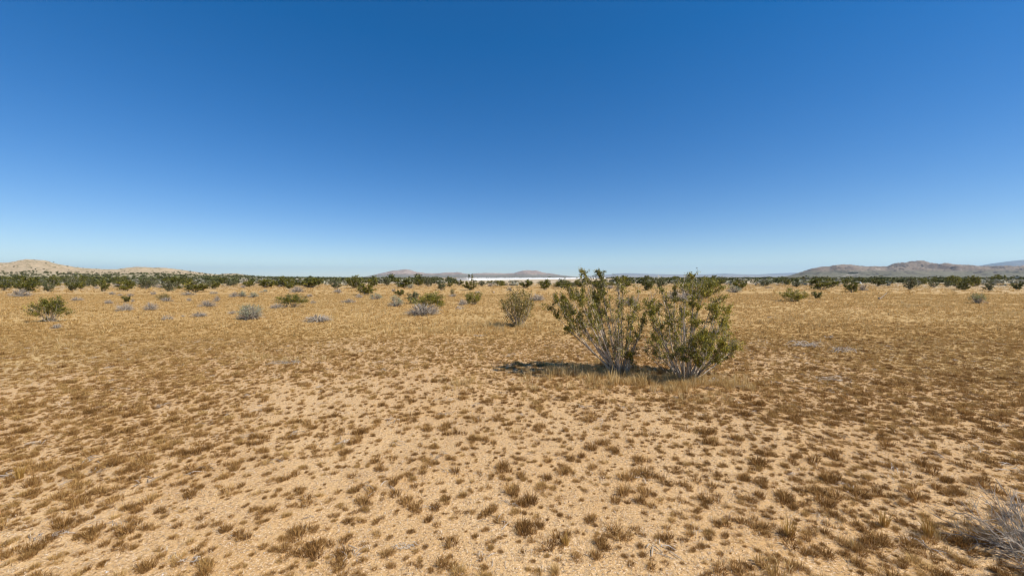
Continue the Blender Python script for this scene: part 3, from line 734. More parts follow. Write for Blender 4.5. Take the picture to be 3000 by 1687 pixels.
G1 = 'green creosote shrubs at the front of the far belt'
G2 = 'low grey dry shrubs on the grass flat'
G3 = 'pale green saltbushes on the grass flat'
G4 = 'scattered shrubs on the right hand flat'
TABLE = [
 # left front flat and belt
 ('creosote_open', 148, 944, 122, 76, 'vase shaped creosote with bare grey lower stems standing alone at far left', None),
 ('grey_near', 60, 869, 78, 24, 'wide pale grey dry mound in front of the leftmost belt shrubs', G2),
 ('creosote', 70, 857, 80, 36, 'broad dark creosote behind the wide grey mound at far left', G1),
 ('creosote_grey', 142, 854, 56, 27, 'greyish creosote just right of the broad one at far left', G1),
 ('creosote', 12, 850, 50, 30, 'creosote cut by the left edge of the picture', G1),
 ('creosote', 208, 851, 50, 27, 'compact yellow green creosote on the belt edge with another against its right', G1),
 ('creosote', 238, 847, 34, 21, 'smaller creosote touching the compact yellow green one on the belt edge', G1),
 ('grey', 226, 881, 46, 13, 'flat pale grey dry shrub behind and right of the lone far left creosote', G2),
 ('grey', 168, 962, 44, 15, 'low grey twiggy shrub just in front of the lone far left creosote', G2),
 ('creosote', 305, 854, 36, 29, 'narrow creosote left of the widest dark clump in the left belt', G1),
 ('creosote', 369, 852, 66, 31, 'widest dark green clump in the left belt', G1),
 ('creosote_grey', 416, 845, 36, 22, 'creosote tucked behind the right side of the widest dark clump', G1),
 ('grey', 328, 864, 26, 11, 'small grey shrub just below the narrow left belt creosote', G2),
 ('grey', 352, 866, 22, 6, 'very low grey patch of twigs below the widest dark clump', G2),
 ('grey', 382, 868, 27, 11, 'small grey shrub behind the lone dark yellow green sprout', G2),
 ('creosote', 368, 885, 32, 20, 'small dark yellow green sprout among the grey shrubs at left', None),
 ('grey', 389, 884, 15, 9, 'tiny grey shrub at the right foot of the yellow green sprout', G2),
 ('grey', 318, 890, 30, 13, 'grey shrub left of the yellow green sprout', G2),
 ('grey', 449, 864, 23, 11, 'small grey shrub below the gap right of the widest dark clump', G2),
 ('grey_near', 366, 911, 62, 25, 'left one of the two large grey mounds side by side', G2),
 ('grey_near', 443, 908, 54, 24, 'right one of the two large grey mounds side by side', G2),
 ('grey', 489, 937, 42, 16, 'loose grey twig shrub on bare grass right of and below the two grey mounds', G2),
 ('creosote_grey', 496, 854, 60, 32, 'grey green creosote left of the big creosote in the left belt', G1),
 ('creosote', 571, 856, 90, 33, 'big dark creosote with grey base in the left belt', G1),
 ('creosote', 636, 840, 20, 14, 'tiny creosote between two larger belt clumps', G1),
 ('creosote_grey', 678, 838, 54, 16, 'low greyish creosote on the belt edge before the pale sand strip', G1),
 ('creosote', 728, 841, 40, 19, 'creosote left of the tall dark one before the pale sand strip', G1),
 ('creosote', 778, 843, 58, 26, 'tall dark creosote before the pale sand strip', G1),
 ('grey', 551, 865, 58, 10, 'long low grey strip of twigs under the big left belt creosote', G2),
 ('grey', 625, 861, 30, 9, 'low grey shrub behind the upright pale grey one', G2),
 ('grey', 636, 884, 22, 20, 'upright pale grey shrub behind the flat topped grey dome', G2),
 ('grey_near', 608, 899, 64, 21, 'flat topped grey dome left of the large pale green saltbush', G2),
 ('grey', 554, 882, 19, 11, 'tiny grey shrub left of the flat topped grey dome', G2),
 ('grey', 490, 884, 46, 16, 'grey mound with yellow green shoots rising behind it', G2),
 ('sparse_near', 478, 880, 48, 21, 'sparse yellow green shoots rising behind a grey mound', None),
 ('dead_flat', 584, 928, 56, 16, 'flattened dead grey shrub lying on the grass left of the large saltbush', None),
 ('grey', 536, 928, 16, 6, 'faint tiny grey twig patch left of the flattened dead shrub', G2),
 ('grey', 680, 919, 30, 11, 'thin grey shrub at the left foot of the large pale green saltbush', G2),
 ('pale_near', 734, 935, 86, 46, 'largest pale green saltbush dome with grey woody base', None),
 ('grey', 686, 871, 34, 17, 'grey half of the saltbush pair behind the large pale dome', G2),
 ('pale', 709, 870, 32, 19, 'pale green saltbush next to its grey partner behind the large dome', G3),
 ('pale', 742, 871, 35, 16, 'round pale green saltbush right of the saltbush pair', G3),
 ('pale', 777, 857, 17, 10, 'tiny pale green saltbush on the open grass before the tall dark creosote', G3),
 ('grey', 765, 856, 16, 5, 'tiny low grey tuft left of the tiny saltbush', G2),
 # centre left
 ('creosote', 816, 839, 36, 15, 'low creosote right of the tall dark one by the sand strip', G1),
 ('creosote', 861, 837, 36, 11, 'low creosote joined to the left of the huge centre left clump', G1),
 ('creosote', 912, 842, 92, 28, 'huge dark creosote clump on the belt left of centre', G1),
 ('creosote_grey', 985, 846, 48, 31, 'pale stemmed creosote fan right of the huge belt clump', None),
 ('grey', 990, 859, 34, 14, 'grey mound directly below the pale stemmed creosote fan', G2),
 ('grey_near', 870, 857, 50, 19, 'pointed grey mound below the huge belt clump', G2),
 ('creosote_open', 858, 900, 100, 40, 'spreading yellow green creosote with grey skirts left of centre', None),
 ('grey', 815, 903, 60, 17, 'grey twiggy skirt at the left foot of the spreading yellow green creosote', G2),
 ('grey', 907, 870, 23, 10, 'small grey shrub behind the spreading yellow green creosote', G2),
 ('grey', 918, 889, 20, 11, 'small grey shrub against the right side of the spreading creosote', G2),
 ('grey', 1020, 887, 50, 13, 'low wide grey shrub alone on the grass left of centre', G2),
 ('dead_flat', 932, 941, 92, 21, 'flattened dead shrub of arching grey stems on open grass left of centre', None),
 ('creosote', 1020, 834, 24, 13, 'small creosote on the far belt right of the pale stemmed fan', G1),
 ('creosote', 1050, 834, 28, 13, 'small creosote on the far belt behind the stacked creosote pair', G1),
 ('creosote', 1073, 864, 62, 34, 'front bush of the stacked creosote pair left of centre', None),
 ('creosote', 1095, 838, 46, 25, 'rear bush of the stacked creosote pair left of centre', G1),
 ('grey', 1053, 872, 26, 13, 'whitish grey tuft at the left foot of the stacked creosote pair', G2),
 ('pale', 1100, 877, 40, 19, 'pale green saltbush at the right foot of the stacked creosote pair', G3),
 ('creosote_grey', 1135, 836, 36, 25, 'greyish tall creosote right of the stacked pair', G1),
 ('creosote', 1186, 843, 66, 27, 'wide creosote clump on the belt left of centre with grey base', G1),
 ('creosote', 1228, 837, 34, 20, 'creosote between the wide clump and the tall slim one', G1),
 ('creosote_grey', 1255, 840, 30, 28, 'tall slim creosote on the belt left of the white shelter', G1),
 ('creosote_grey', 1293, 850, 38, 28, 'grey stemmed creosote just in front of the belt left of the white shelter', G1),
 ('grey', 1153, 854, 16, 9, 'tiny grey shrub left of the rounded brown green bush', G2),
 ('creosote', 1172, 866, 30, 18, 'rounded brown green bush behind the white stemmed saltbush', None),
 ('pale', 1160, 897, 46, 33, 'white stemmed pale saltbush left of the big grey green shrub', None),
 ('creosote_open', 1262, 915, 96, 60, 'big grey green open shrub left of centre, its upper leafy half', None),
 ('grey_near', 1240, 921, 116, 34, 'grey woody skirt of the big open shrub left of centre', None),
 ('creosote_grey', 1210, 890, 50, 36, 'grey leaved left side bush of the big open shrub', None),
 ('grey', 1328, 869, 26, 9, 'low grey twigs around a small brown sprig', G2),
 ('sparse_near', 1325, 866, 13, 22, 'small brown leafy sprig standing in low grey twigs', None),
 ('creosote', 1380, 849, 46, 31, 'creosote with two dark tufts on top before the white shelter', None),
 ('creosote_near', 1389, 891, 54, 38, 'dense dark green bush left of the tall yellow shrub', None),
 ('grey_near', 1356, 893, 32, 18, 'grey mound at the left foot of the dense dark green bush', G2),
 ('grey', 1400, 860, 17, 10, 'tiny grey shrub behind the dense dark green bush', G2),
 ('grey', 1436, 839, 20, 12, 'grey shrub on the belt in front of the white shelter', G2),
 ('grey', 1492, 853, 21, 13, 'whitish grey shrub just behind the top of the tall yellow shrub', G2),
 ('sparse_near', 1519, 955, 94, 113, 'tall yellowish shrub of upright grey stems left of the two big creosotes', None),
 ('grey_near', 1575, 881, 52, 21, 'whitish grey dome right of the tall yellow shrub', G2),
 ('creosote', 1345, 836, 30, 16, 'creosote left of the one with two dark tufts', G1),
 ('creosote_grey', 1412, 838, 26, 17, 'creosote right of the one with two dark tufts', G1),
 ('creosote', 1467, 838, 34, 17, 'creosote on the belt between two grey shrubs before the white shelter', G1),
 ('creosote', 1540, 843, 44, 25, 'creosote behind and right of the tall yellow shrub', G1),
 ('creosote', 1598, 849, 40, 30, 'creosote on the belt left of the big left creosote', G1),
 ('creosote', 1650, 846, 44, 26, 'belt creosote half hidden by the left edge of the big left creosote', G1),
 ('creosote', 1700, 841, 40, 22, 'belt creosote seen through the top of the big left creosote', G1),
 ('creosote', 1760, 842, 46, 25, 'belt creosote behind the highest sprig of the big left creosote', G1),
 ('grey', 1787, 846, 26, 12, 'pale grey shrub behind the right side of the big left creosote', G2),
 ('grey_near', 1848, 895, 50, 30, 'pale grey dome behind the gap between the two big creosotes', G2),
 ('creosote', 1826, 842, 40, 24, 'belt creosote above the gap between the two big creosotes', G1),
 ('creosote', 1897, 851, 42, 36, 'creosote behind the left top of the big right creosote', G1),
 ('creosote_grey', 1934, 845, 44, 33, 'greyish creosote behind the middle of the big right creosote', G1),
 ('creosote_near', 2055, 874, 128, 62, 'wide dense creosote standing behind the big right creosote', None),
 ('grey_near', 1990, 882, 90, 36, 'grey twiggy shrub half hidden behind the middle of the big right creosote', G2),
 # right flat
 ('pale', 2150, 857, 54, 22, 'pale grey green saltbush right of the wide dense creosote', G3),
 ('creosote', 2167, 849, 46, 33, 'creosote behind the pale grey green saltbush', G4),
 ('grey', 2128, 833, 14, 6, 'tiny grey shrub on open ground right of the wide dense creosote', G2),
 ('creosote_grey', 2240, 838, 50, 18, 'low grey green shrub on the open right flat', G4),
 ('grey', 2278, 836, 14, 5, 'tiny grey tuft right of the low grey green shrub', G2),
 ('grey', 2250, 844, 30, 5, 'flat pale twigs in front of the low grey green shrub', G2),
 ('creosote', 2306, 835, 28, 18, 'small creosote at the left end of the long right hand clump', G4),
 ('creosote_grey', 2334, 841, 36, 16, 'low creosote joining the long right hand clump', G4),
 ('creosote', 2406, 848, 104, 32, 'long wide creosote clump on the right flat', None),
 ('creosote_near', 2324, 883, 88, 40, 'dark dense bush nearest on the right flat', None),
 ('creosote', 2391, 875, 34, 23, 'small dark bush beside the dense one on the right flat', None),
 ('creosote', 2497, 856, 54, 30, 'dark creosote in front of the low trough', G4),
 ('grey', 2530, 852, 32, 22, 'grey brown twiggy shrub against the right of the dark creosote', G4),
 ('creosote', 2575, 838, 50, 25, 'rounded creosote right of the low trough', G4),
 ('creosote', 2611, 831, 22, 13, 'little creosote right of the rounded one', G4),
 ('creosote_grey', 2668, 849, 56, 38, 'tall greyish creosote below the ridge summit', G4),
 ('creosote', 2708, 833, 28, 19, 'dark creosote right of the tall greyish one', G4),
 ('creosote_grey', 2736, 842, 40, 18, 'low grey green shrub between two taller right hand shrubs', G4),
 ('creosote_grey', 2776, 841, 34, 20, 'greyish shrub left of the large dark right hand creosote', G4),
 ('creosote', 2822, 850, 66, 32, 'large dark creosote leaning right on the right flat', G4),
 ('creosote', 2852, 839, 46, 32, 'creosote behind the large dark leaning one', G4),
 ('creosote_grey', 2899, 852, 46, 27, 'grey shrub with dark foot behind the fresh green bush', G4),
 ('creosote', 2929, 827, 42, 23, 'dark creosote farther off near the right edge', G4),
 ('creosote', 2982, 848, 50, 24, 'creosote cut by the right edge of the picture', G4),
 ('fresh', 2864, 888, 62, 32, 'fresh yellow green bush alone on the right flat', None),
]
for (kind, px, py, w, h, label, grp) in TABLE:
    plant(kind, px, py, w, h, label, grp)

# two dark leafy tufts on top of one belt creosote
def sprig(name, px, py_base, py_top, w, label):
    p = at(1380, 849)
    u, k = ray(px, py_top); zt = EYE + k * p.y; xt = u * p.y
    u0, k0 = ray(px + 1.5, py_base); zb = EYE + k0 * p.y
    st = Geo(); lf = Geo(); rg = np.random.default_rng(int(px))
    b = np.array([p.x * 0.7 + u0 * p.y * 0.3, p.y, 0.0]); t = np.array([xt, p.y, zt])
    m = np.array([u0 * p.y, p.y, zb])
    tube(st, bez(b, m, t, 8), np.linspace(0.02, 0.008, 8), 4, 0.4)
    n = 110; pos = t + rg.normal(0, 1, (n, 3)) * np.array([w * 0.25, w * 0.25, w * 0.6]) - np.array([-0.05, 0, w * 0.6])
    leaves(lf, pos, 0.09, rg, np.clip(rg.normal(0.1, 0.1, n), 0, 1), 0.6)
    return st, lf
host = [o for o in COL.objects if o.get('label', '').startswith('creosote with two dark tufts')][0]
for (a, b_) in (((1373, 815, 805.5, 0.24)), ((1382, 815, 806.5, 0.26))) and (((1373, 815), (805.5, 0.24)), ((1382, 815), (806.5, 0.26))):
    st, lf = sprig('sprig', a[0], a[1], b_[0], b_[1], '')
    s1 = obj('tall_sprig', st.mesh('tall_sprig', M_bark)); s2 = obj('leaf_tuft', lf.mesh('leaf_tuft', M_leaf))
    bpy.context.view_layer.update()
    inv = host.matrix_world.inverted() if host.matrix_world.translation.length > 0.01 else None
    if inv is None:
        from mathutils import Matrix
        inv = (Matrix.Translation(host.location) @ host.rotation_euler.to_matrix().to_4x4() @ Matrix.Diagonal((*host.scale, 1))).inverted()
    s1.parent = host; s1.matrix_parent_inverse = inv
    s2.parent = s1

# countable shrubs of the far belt (no two of them can be told apart)
n_done = 0; tries = 0
while n_done < 235 and tries < 20000:
    tries += 1
    px = rng.uniform(-60, 3060) if rng.uniform() < 0.6 else rng.uniform(-60, 700)
    Y = 52 * math.exp(rng.uniform(0, 1) * math.log(150 / 52.0))
    if px > 2100 and Y < 75: continue
    if 600 < px < 950 and Y > 85 and rng.uniform() < 0.75: continue
    low = 1330 < px < 1790
    if low and Y > 105: continue
    x = (px - 1500) / F * Y
    if any((x - a) ** 2 + (Y - b) ** 2 < (0.5 * w + 1.2) ** 2 for a, b, w in taken): continue
    kind = rng.choice(['creosote', 'creosote_grey', 'pale', 'grey'], p=[0.62, 0.2, 0.1, 0.08])
    W = rng.uniform(0.9, 3.2); H = min(1.9, W * rng.uniform(0.45, 0.85))
    if low: H = min(H, 0.85)
    if kind in ('pale', 'grey'): W *= 0.7; H *= 0.5
    lab = {'creosote': 'dark green creosote within the crowded far shrub belt', 'creosote_grey': 'greyish creosote within the crowded far shrub belt',
           'pale': 'low pale saltbush within the crowded far shrub belt', 'grey': 'low grey dry shrub within the crowded far shrub belt'}[kind]
    plant(kind, px, 0, W / Y * F, H / Y * F, lab, lab + 's', loc=Vector((x, Y, float(ground_z(x, Y)))))
    n_done += 1

# the rest of the shrubland, one mass
def blob(rg, n, leaf, w=0.5):
    g = Geo()
    p = rg.normal(size=(n, 3)); p /= np.linalg.norm(p, axis=1, keepdims=True)
    p *= rg.uniform(0.45, 1.0, (n, 1)) ** 0.5
    p[:, 2] = np.abs(p[:, 2]); p *= np.array([w * 1.0, w * 1.0, 0.9])
    p[:, :2] *= (0.45 + 0.6 * p[:, 2:3])
    leaves(g, p, leaf, rg, rg.uniform(0, 1, n), 0.75)
    return g.arrays()
def shrubland(name, variants, mat, Yr, n, keepf, label):
    px = rng.uniform(-250, 3250, n); Y = np.exp(rng.uniform(math.log(Yr[0]), math.log(Yr[1]), n))
    k = keepf(px, Y) > rng.uniform(0, 1, n)
    px, Y = px[k], Y[k]; X = (px - 1500) / F * Y
    Z = ground_z(X, Y)
    for hl in (left_hill, right_hill):
        inside = (px > hl.px[0]) & (px < hl.px[-1]) & (Y > hl.Yf) & (Y < hl.Yb)
        Z = np.where(inside, np.maximum(Z, hl.z(np.clip(px, hl.px[0], hl.px[-1]), Y)), Z)
    m = len(X); s = rng.lognormal(0, 0.25, m)
    rot = np.zeros((m, 3)); rot[:, 2] = rng.uniform(0, 6.28, m)
    scatter(name, variants, mat, np.stack([X, Y, Z - 0.05], 1), rot, np.stack([2.6 * s, 2.6 * s, 1.35 * s], 1), rng.integers(0, len(variants), m), label, 'shrubland')
def keep_mid(px, Y):
    X = (px - 1500) / F * Y
    n = fbm(X * 0.03, Y * 0.012, 61, 3)
    k = np.where(px < 650, 1.0, np.where(px < 950, 0.28, np.where(px < 2150, 0.5, 0.3)))
    k = np.where((px > 1335) & (px < 1790), -1.0, k)
    return np.clip(k + 1.8 * (n - 0.5), 0.0, 1)
shrubland('distant_shrubland', [blob(np.random.default_rng(800 + k), 70, 0.2) for k in range(8)], M_far, (95, 420), 6000, keep_mid, 'dark green scrub covering the plain beyond the near shrubs')
def keep_far(px, Y):
    X = (px - 1500) / F * Y
    n = fbm(X * 0.01, Y * 0.004, 63, 3)
    k = np.where(px < 1000, 0.9, 0.38) + 2.2 * (n - 0.5)
    hz = np.where(px < 800, left_hill.z(np.clip(px, -500, 1000), Y), 0)
    k = k * (1 - 0.93 * sstep(4.0, 11.0, hz))
    return np.clip(k, 0.0, 1)
shrubland('far_shrubland', [blob(np.random.default_rng(830 + k), 22, 0.42, 0.55) for k in range(6)], M_far, (420, 1600), 16000, keep_far, 'dark line of far scrub below the hills')
shrubland('pale_scrub', [blob(np.random.default_rng(850 + k), 40, 0.22) for k in range(6)], M_farpale, (70, 420), 900, lambda px, Y: np.where((px > 1335) & (px < 1790) & (Y > 110), 0.0, 0.55), 'pale grey low scrub scattered among the far green shrubs')

# ------------------------------------------------------------------ the two big creosotes
def hero(name, base_px, limbs, fill, label, seed, leafmat, leaf=0.023):
    """limbs: (tip px, tip py, leafiness, twig spread in m, depth shift in m, leaf tint); every limb is a branch with its leaves"""
    rg = np.random.default_rng(seed)
    B = at(*base_px); e = root(name, B); tag(e, label, 'shrub', None)
    sc = B.y / F
    L = []
    for (tx, ty, lv, sp, dy, tint) in limbs:
        u, k = ray(tx, ty); Y = B.y + dy
        L.append((np.array([u * Y - B.x, dy, EYE + k * Y - B.z]), lv * (1.35 if ty < 930 else 1.0), sp, tint))
    hs = np.array([l[0] for l in L])
    for _ in range(fill):
        a = hs[rg.integers(len(hs))]; b = hs[rg.integers(len(hs))]
        f = rg.uniform(0, 1); t = a * f + b * (1 - f)
        t = t * rg.uniform(0.6, 0.97); t[1] = rg.uniform(-0.5, 0.5)
        L.append((t, rg.uniform(0.05, 0.6), rg.uniform(0.12, 0.2), rg.uniform(0.25, 0.5)))
    for (tip, lv, sp, tint) in L:
        st = Geo(); lf = Geo()
        az = math.atan2(tip[1], tip[0]); ln = np.linalg.norm(tip)
        b = np.array([math.cos(az), math.sin(az), 0]) * rg.uniform(0.02, 0.15) + rg.normal(0, 0.02, 3); b[2] = -0.02
        c = b + (tip - b) * 0.5 + np.array([tip[0] * 0.10, tip[1] * 0.10, -0.04 * ln]) + rg.normal(0, 0.035, 3)
        n = 12; pts = bez(b, c, tip, n)
        wob = np.cumsum(rg.normal(0, 0.008, (n, 3)), axis=0); wob -= np.linspace(0, 1, n)[:, None] * wob[-1]
        pts = pts + wob
        r0 = 0.0068 + 0.004 * ln * rg.uniform(0.7, 1.2)
        tt = rg.uniform(0.1, 0.95)
        tube(st, pts, np.linspace(r0, 0.0036, n), 5, tt)
        nsub = int(5 + 6 * ln * rg.uniform(0.7, 1.2))
        for s in range(nsub):
            t = 1 - 0.5 * rg.uniform() ** 1.3 if rg.uniform() < 0.9 else rg.uniform(0.2, 0.5)
            i = min(n - 2, int(t * (n - 1))); p = pts[i] + (pts[i + 1] - pts[i]) * (t * (n - 1) - i)
            d = unit(pts[i + 1] - pts[i])
            d2 = unit(d + rg.normal(0, 0.42, 3) + np.array([0, 0, 0.15]))
            l2 = sp * rg.uniform(0.4, 1.15)
            e2 = p + d2 * l2; e2[2] = max(e2[2], 0.05)
            mid = (p + e2) / 2 + rg.normal(0, 0.012, 3)
            sub = bez(p, mid, e2, 5)
            tube(st, sub, np.linspace(0.0038, 0.0016, 5), 4, np.clip(tt + rg.normal(0, 0.15), 0, 1))
            leafy = lv * (0.08 if t < 0.55 else 1.0) * (rg.uniform(0.5, 1.9) if rg.uniform() < 0.72 else 0.1)
            for w in range(5):
                f = rg.uniform(0.15, 1.0); q = sub[int(f * 4)]
                d3 = unit(d2 + rg.normal(0, 0.7, 3) + np.array([0, 0, 0.1]))
                q2 = q + d3 * rg.uniform(0.05, 0.13)
                tube(st, np.stack([q, q2]), [0.0018, 0.001], 3, np.clip(tt - 0.2 + rg.normal(0, 0.15), 0, 1))
                nn = int(15.5 * leafy * rg.uniform(0.0, 2.0))
                if nn > 0:
                    uu = rg.uniform(0.0, 1.15, (nn, 1))
                    pos = q + (q2 - q) * uu + rg.normal(0, 0.014, (nn, 3))
                    pos[:, 2] = np.maximum(pos[:, 2], 0.03)
                    leaves(lf, pos, leaf, rg, np.clip(rg.normal(tint, 0.28, nn), 0, 1), 0.62, 0.4)
        br = obj('branch', st.mesh('branch', M_bark), e)
        if lf.n: obj('leaf_spray', lf.mesh('leaf_spray', leafmat), br)['kind'] = 'stuff'
    return e

LEFT = [  # left big creosote
 (1612, 902, 1.0, .17, 0.10, .42), (1630, 880, 1.0, .17, -0.15, .45), (1655, 905, .7, .17, 0.30, .5), (1645, 868, 1.0, .16, 0.2, .4),
 (1672, 858, 1.1, .17, -0.1, .4), (1690, 848, 1.1, .18, 0.25, .38), (1668, 892, .9, .17, 0.45, .42), (1712, 838, 1.0, .16, -0.2, .42),
 (1735, 832, 1.1, .16, 0.15, .38), (1752, 792, .75, .10, 0.05, .3), (1712, 806, .7, .09, -0.1, .3), (1732, 815, .5, .1, 0.2, .35), (1770, 840, .9, .15, 0.3, .4), (1700, 875, .9, .17, -0.35, .4), (1730, 880, .6, .17, -0.45, .4),
 (1722, 925, .6, .15, -0.5, .45), (1702, 945, .5, .15, 0.4, .5), (1829, 828, .55, .09, 0.1, .5), (1812, 838, .35, .08, 0.0, .45), (1850, 884, .6, .13, 0.2, .55), (1872, 862, .6, .11, 0.0, .55),
 (1862, 905, .6, .14, -0.2, .45), (1884, 925, 1.0, .14, 0.1, .45), (1880, 960, .5, .14, 0.35, .45), (1806, 930, .3, .13, -0.3, .4), (1815, 960, .4, .13, -0.45, .3), (1790, 985, .3, .12, -0.35, .3),
 (1845, 985, .4, .12, 0.25, .4), (1868, 1000, .25, .12, -0.1, .5), (1835, 1010, .8, .11, -0.28, .22), (1800, 1020, .6, .1, -0.3, .22), (1850, 1030, .8, .1, -0.22, .22), (1772, 1000, .5, .12, -0.2, .35), (1752, 985, .25, .13, 0.1, .45), (1760, 900, .35, .15, 0.1, .4), (1785, 880, .3, .12, -0.1, .4), (1745, 860, .8, .15, 0.35, .4)]
hero('creosote_shrub', (1820, 1090), LEFT, 5, 'big creosote fanning to the left, left one of the two large shrubs', 7, M_leaf)
RIGHT = [
 (1907, 860, .55, .11, 0.0, .55), (1942, 855, .7, .12, 0.1, .5), (1900, 895, .8, .13, -0.2, .5), (1925, 890, .9, .13, 0.2, .45), (1950, 885, .8, .13, -0.1, .4), (1980, 850, .7, .13, 0.2, .45), (2000, 832, .7, .12, -0.1, .45),
 (2031, 817, .7, .10, 0.05, .4), (2050, 840, .9, .14, 0.15, .42), (2010, 860, .8, .14, -0.3, .42), (2035, 870, .8, .14, 0.3, .42), (2060, 865, .7, .12, -0.1, .5), (2085, 888, .9, .11, 0.05, .55), (2105, 878, .9, .10, 0.1, .55), (2095, 905, .7, .11, -0.1, .5),
 (2130, 918, 1.0, .11, 0.05, .6), (2118, 930, .8, .10, -0.1, .55), (1975, 920, .6, .13, -0.3, .45), (1988, 945, .6, .14, -0.35, .45), (2005, 965, .6, .14, 0.3, .45), (1960, 960, .4, .13, 0.2, .4),
 (1905, 975, .8, .13, 0.1, .75), (1900, 1000, .8, .13, -0.2, .7), (1925, 1010, .8, .12, -0.35, .4), (1915, 1030, .6, .11, 0.2, .4), (1892, 1030, .5, .1, 0.0, .4), (1945, 985, .6, .12, 0.35, .5),
 (2060, 960, 1.1, .15, -0.35, .5), (2085, 950, 1.1, .15, 0.1, .62), (2100, 975, 1.2, .15, -0.2, .62), (2125, 985, 1.2, .14, 0.15, .65), (2140, 1005, 1.2, .13, -0.05, .65), (2150, 1020, 1.1, .12, 0.1, .62), (2115, 1010, 1.2, .14, -0.4, .58),
 (2085, 1000, 1.2, .14, -0.5, .5), (2055, 1000, 1.2, .14, -0.55, .45), (2030, 985, 1.1, .14, -0.5, .42), (2110, 1035, 1.1, .12, -0.3, .5), (2135, 1040, .9, .1, 0.2, .5), (2070, 1035, 1.1, .12, -0.5, .4), (2035, 1030, 1.0, .12, -0.5, .35), (2000, 1020, 1.0, .12, -0.5, .32), (1970, 1035, .8, .12, -0.4, .3),
 (2130, 955, .6, .12, 0.35, .6), (1995, 895, .4, .15, 0.05, .4)]
hero('creosote_shrub', (2008, 1106), RIGHT, 4, 'big creosote with bright green lower right side, right one of the two large shrubs', 8, M_leaf)

# ------------------------------------------------------------------ dead wood, corner shrub
def twig_pile(name, px, py, w, h, n, label, seed, curl=0.3, rad=0.006):
    rg = np.random.default_rng(seed); p = at(px, py); W = w / F * p.y; H = h / F * p.y
    e = root(name, p); tag(e, label, 'dead wood', None)
    for k in range(n):
        g = Geo()
        c = np.array([rg.uniform(-0.4, 0.4) * W, rg.uniform(-0.3, 0.3) * W * 0.6, H * rg.uniform(0.05, 0.75)])
        a = rg.normal(0, 0.45) + (math.pi if rg.uniform() < .5 else 0); l = W * rg.uniform(0.2, 0.45)
        d = np.array([math.cos(a), math.sin(a), rg.normal(0, 0.12)])
        s0 = c - d * l / 2; s1 = c + d * l / 2; s0[2] = max(0.005, s0[2] - H * 0.5); s1[2] = max(0.005, s1[2] - H * rg.uniform(0, .5))
        m = c + np.array([0, rg.normal(0, .1) * l, H * curl * rg.uniform(0, 1.5)])
        r = rad * rg.uniform(0.5, 1.4)
        pts = bez(s0, m, s1, 7) + rg.normal(0, 0.004, (7, 3))
        tube(g, pts, np.linspace(r, r * 0.4, 7), 4, rg.uniform(0.3, 1.0))
        for s in range(3):
            q = pts[rg.integers(2, 7)]; q2 = q + unit(d * (1 if s else -1) + rg.normal(0, 0.6, 3)) * l * 0.3; q2[2] = max(q2[2], 0.003)
            tube(g, np.stack([q, q2]), [r * 0.5, r * 0.25], 3, rg.uniform(0.3, 1.0))
        obj('twig', g.mesh('twig', M_dead), e)
    return e
twig_pile('twig_pile', 2356, 1016, 96, 20, 26, 'wide pile of grey dead twigs on the grass right of the big creosotes', 1, 0.6)
twig_pile('twig_pile', 2468, 1032, 66, 19, 16, 'whitish curled dead twigs right of the wide grey pile', 2, 0.9)
twig_pile('twig_pile', 2088, 1122, 40, 18, 16, 'dark dead twigs on the ground at the right foot of the big right creosote', 3, 0.7)
twig_pile('twig_pile', 2165, 1135, 46, 10, 10, 'thin pale twigs lying right of the dark dead twigs', 4, 0.3, 0.004)
twig_pile('twig_pile', 2440, 1112, 110, 12, 16, 'grey twigs lying flat below the whitish curled ones', 5, 0.3, 0.004)
twig_pile('twig_pile', 1935, 1064, 50, 10, 7, 'pale twigs sticking out left of the big right creosote', 6, 0.3, 0.004)
twig_pile('twig_pile', 2255, 931, 26, 6, 8, 'small grey heap of twigs on the grass behind the big right creosote', 7)
twig_pile('dead_branch', 1347, 905, 46, 9, 7, 'bent dead grey branch lying below the dense dark green bush', 8, 1.0, 0.016)
twig_pile('dead_branch', 95, 908, 42, 5, 5, 'flat dark dead branch left of the lone far left creosote', 9, 0.2, 0.014)
twig_pile('dead_branch', 2382, 885, 40, 4, 5, 'flat pale branch below the small dark bush on the right flat', 10, 0.2, 0.014)
twig_pile('twig_pile', 850, 1063, 110, 8, 14, 'grey twigs lying in the golden grass on the left flat', 11, 0.3, 0.005)
twig_pile('twig_pile', 2430, 990, 40, 22, 5, 'single dark sticks poking up behind the whitish curled twigs', 12, 0.2, 0.008)
twig_pile('twig_pile', 1190, 1605, 70, 14, 9, 'small grey twigs lying among the nearest tufts at bottom centre', 13, 0.3, 0.0022)
twig_pile('twig_pile', 560, 1640, 60, 12, 8, 'small grey twigs lying on the sand at bottom left', 14, 0.3, 0.0022)
twig_pile('twig_pile', 130, 1575, 120, 12, 9, 'thin grey stalks lying near the bottom left corner', 15, 0.3, 0.0022)
twig_pile('twig_pile', 1400, 985, 40, 8, 9, 'faint grey twigs lying on the grass below the tall yellow shrub', 16, 0.3, 0.005)

p = at(2575, 877); e = root('leaning_stick', p); tag(e, 'bare grey stick slanting up from the grass on the right flat', 'stick')
g = Geo(); sc = p.y / F
tube(g, bez(np.array([0, 0, 0.0]), np.array([14 * sc, 0.1, 7 * sc]), np.array([31 * sc, 0.2, 19 * sc]), 8), np.linspace(0.035, 0.015, 8), 6, 0.35)
obj('stick', g.mesh('stick', M_dead), e)
g = Geo(); tube(g, np.array([[-0.02, -0.03, 0.0], [-0.06, -0.05, 0.1], [-0.02, -0.06, 0.17]]), [0.05, 0.06, 0.02], 6, 0.1)
obj('stub', g.mesh('stub', M_dead), e)

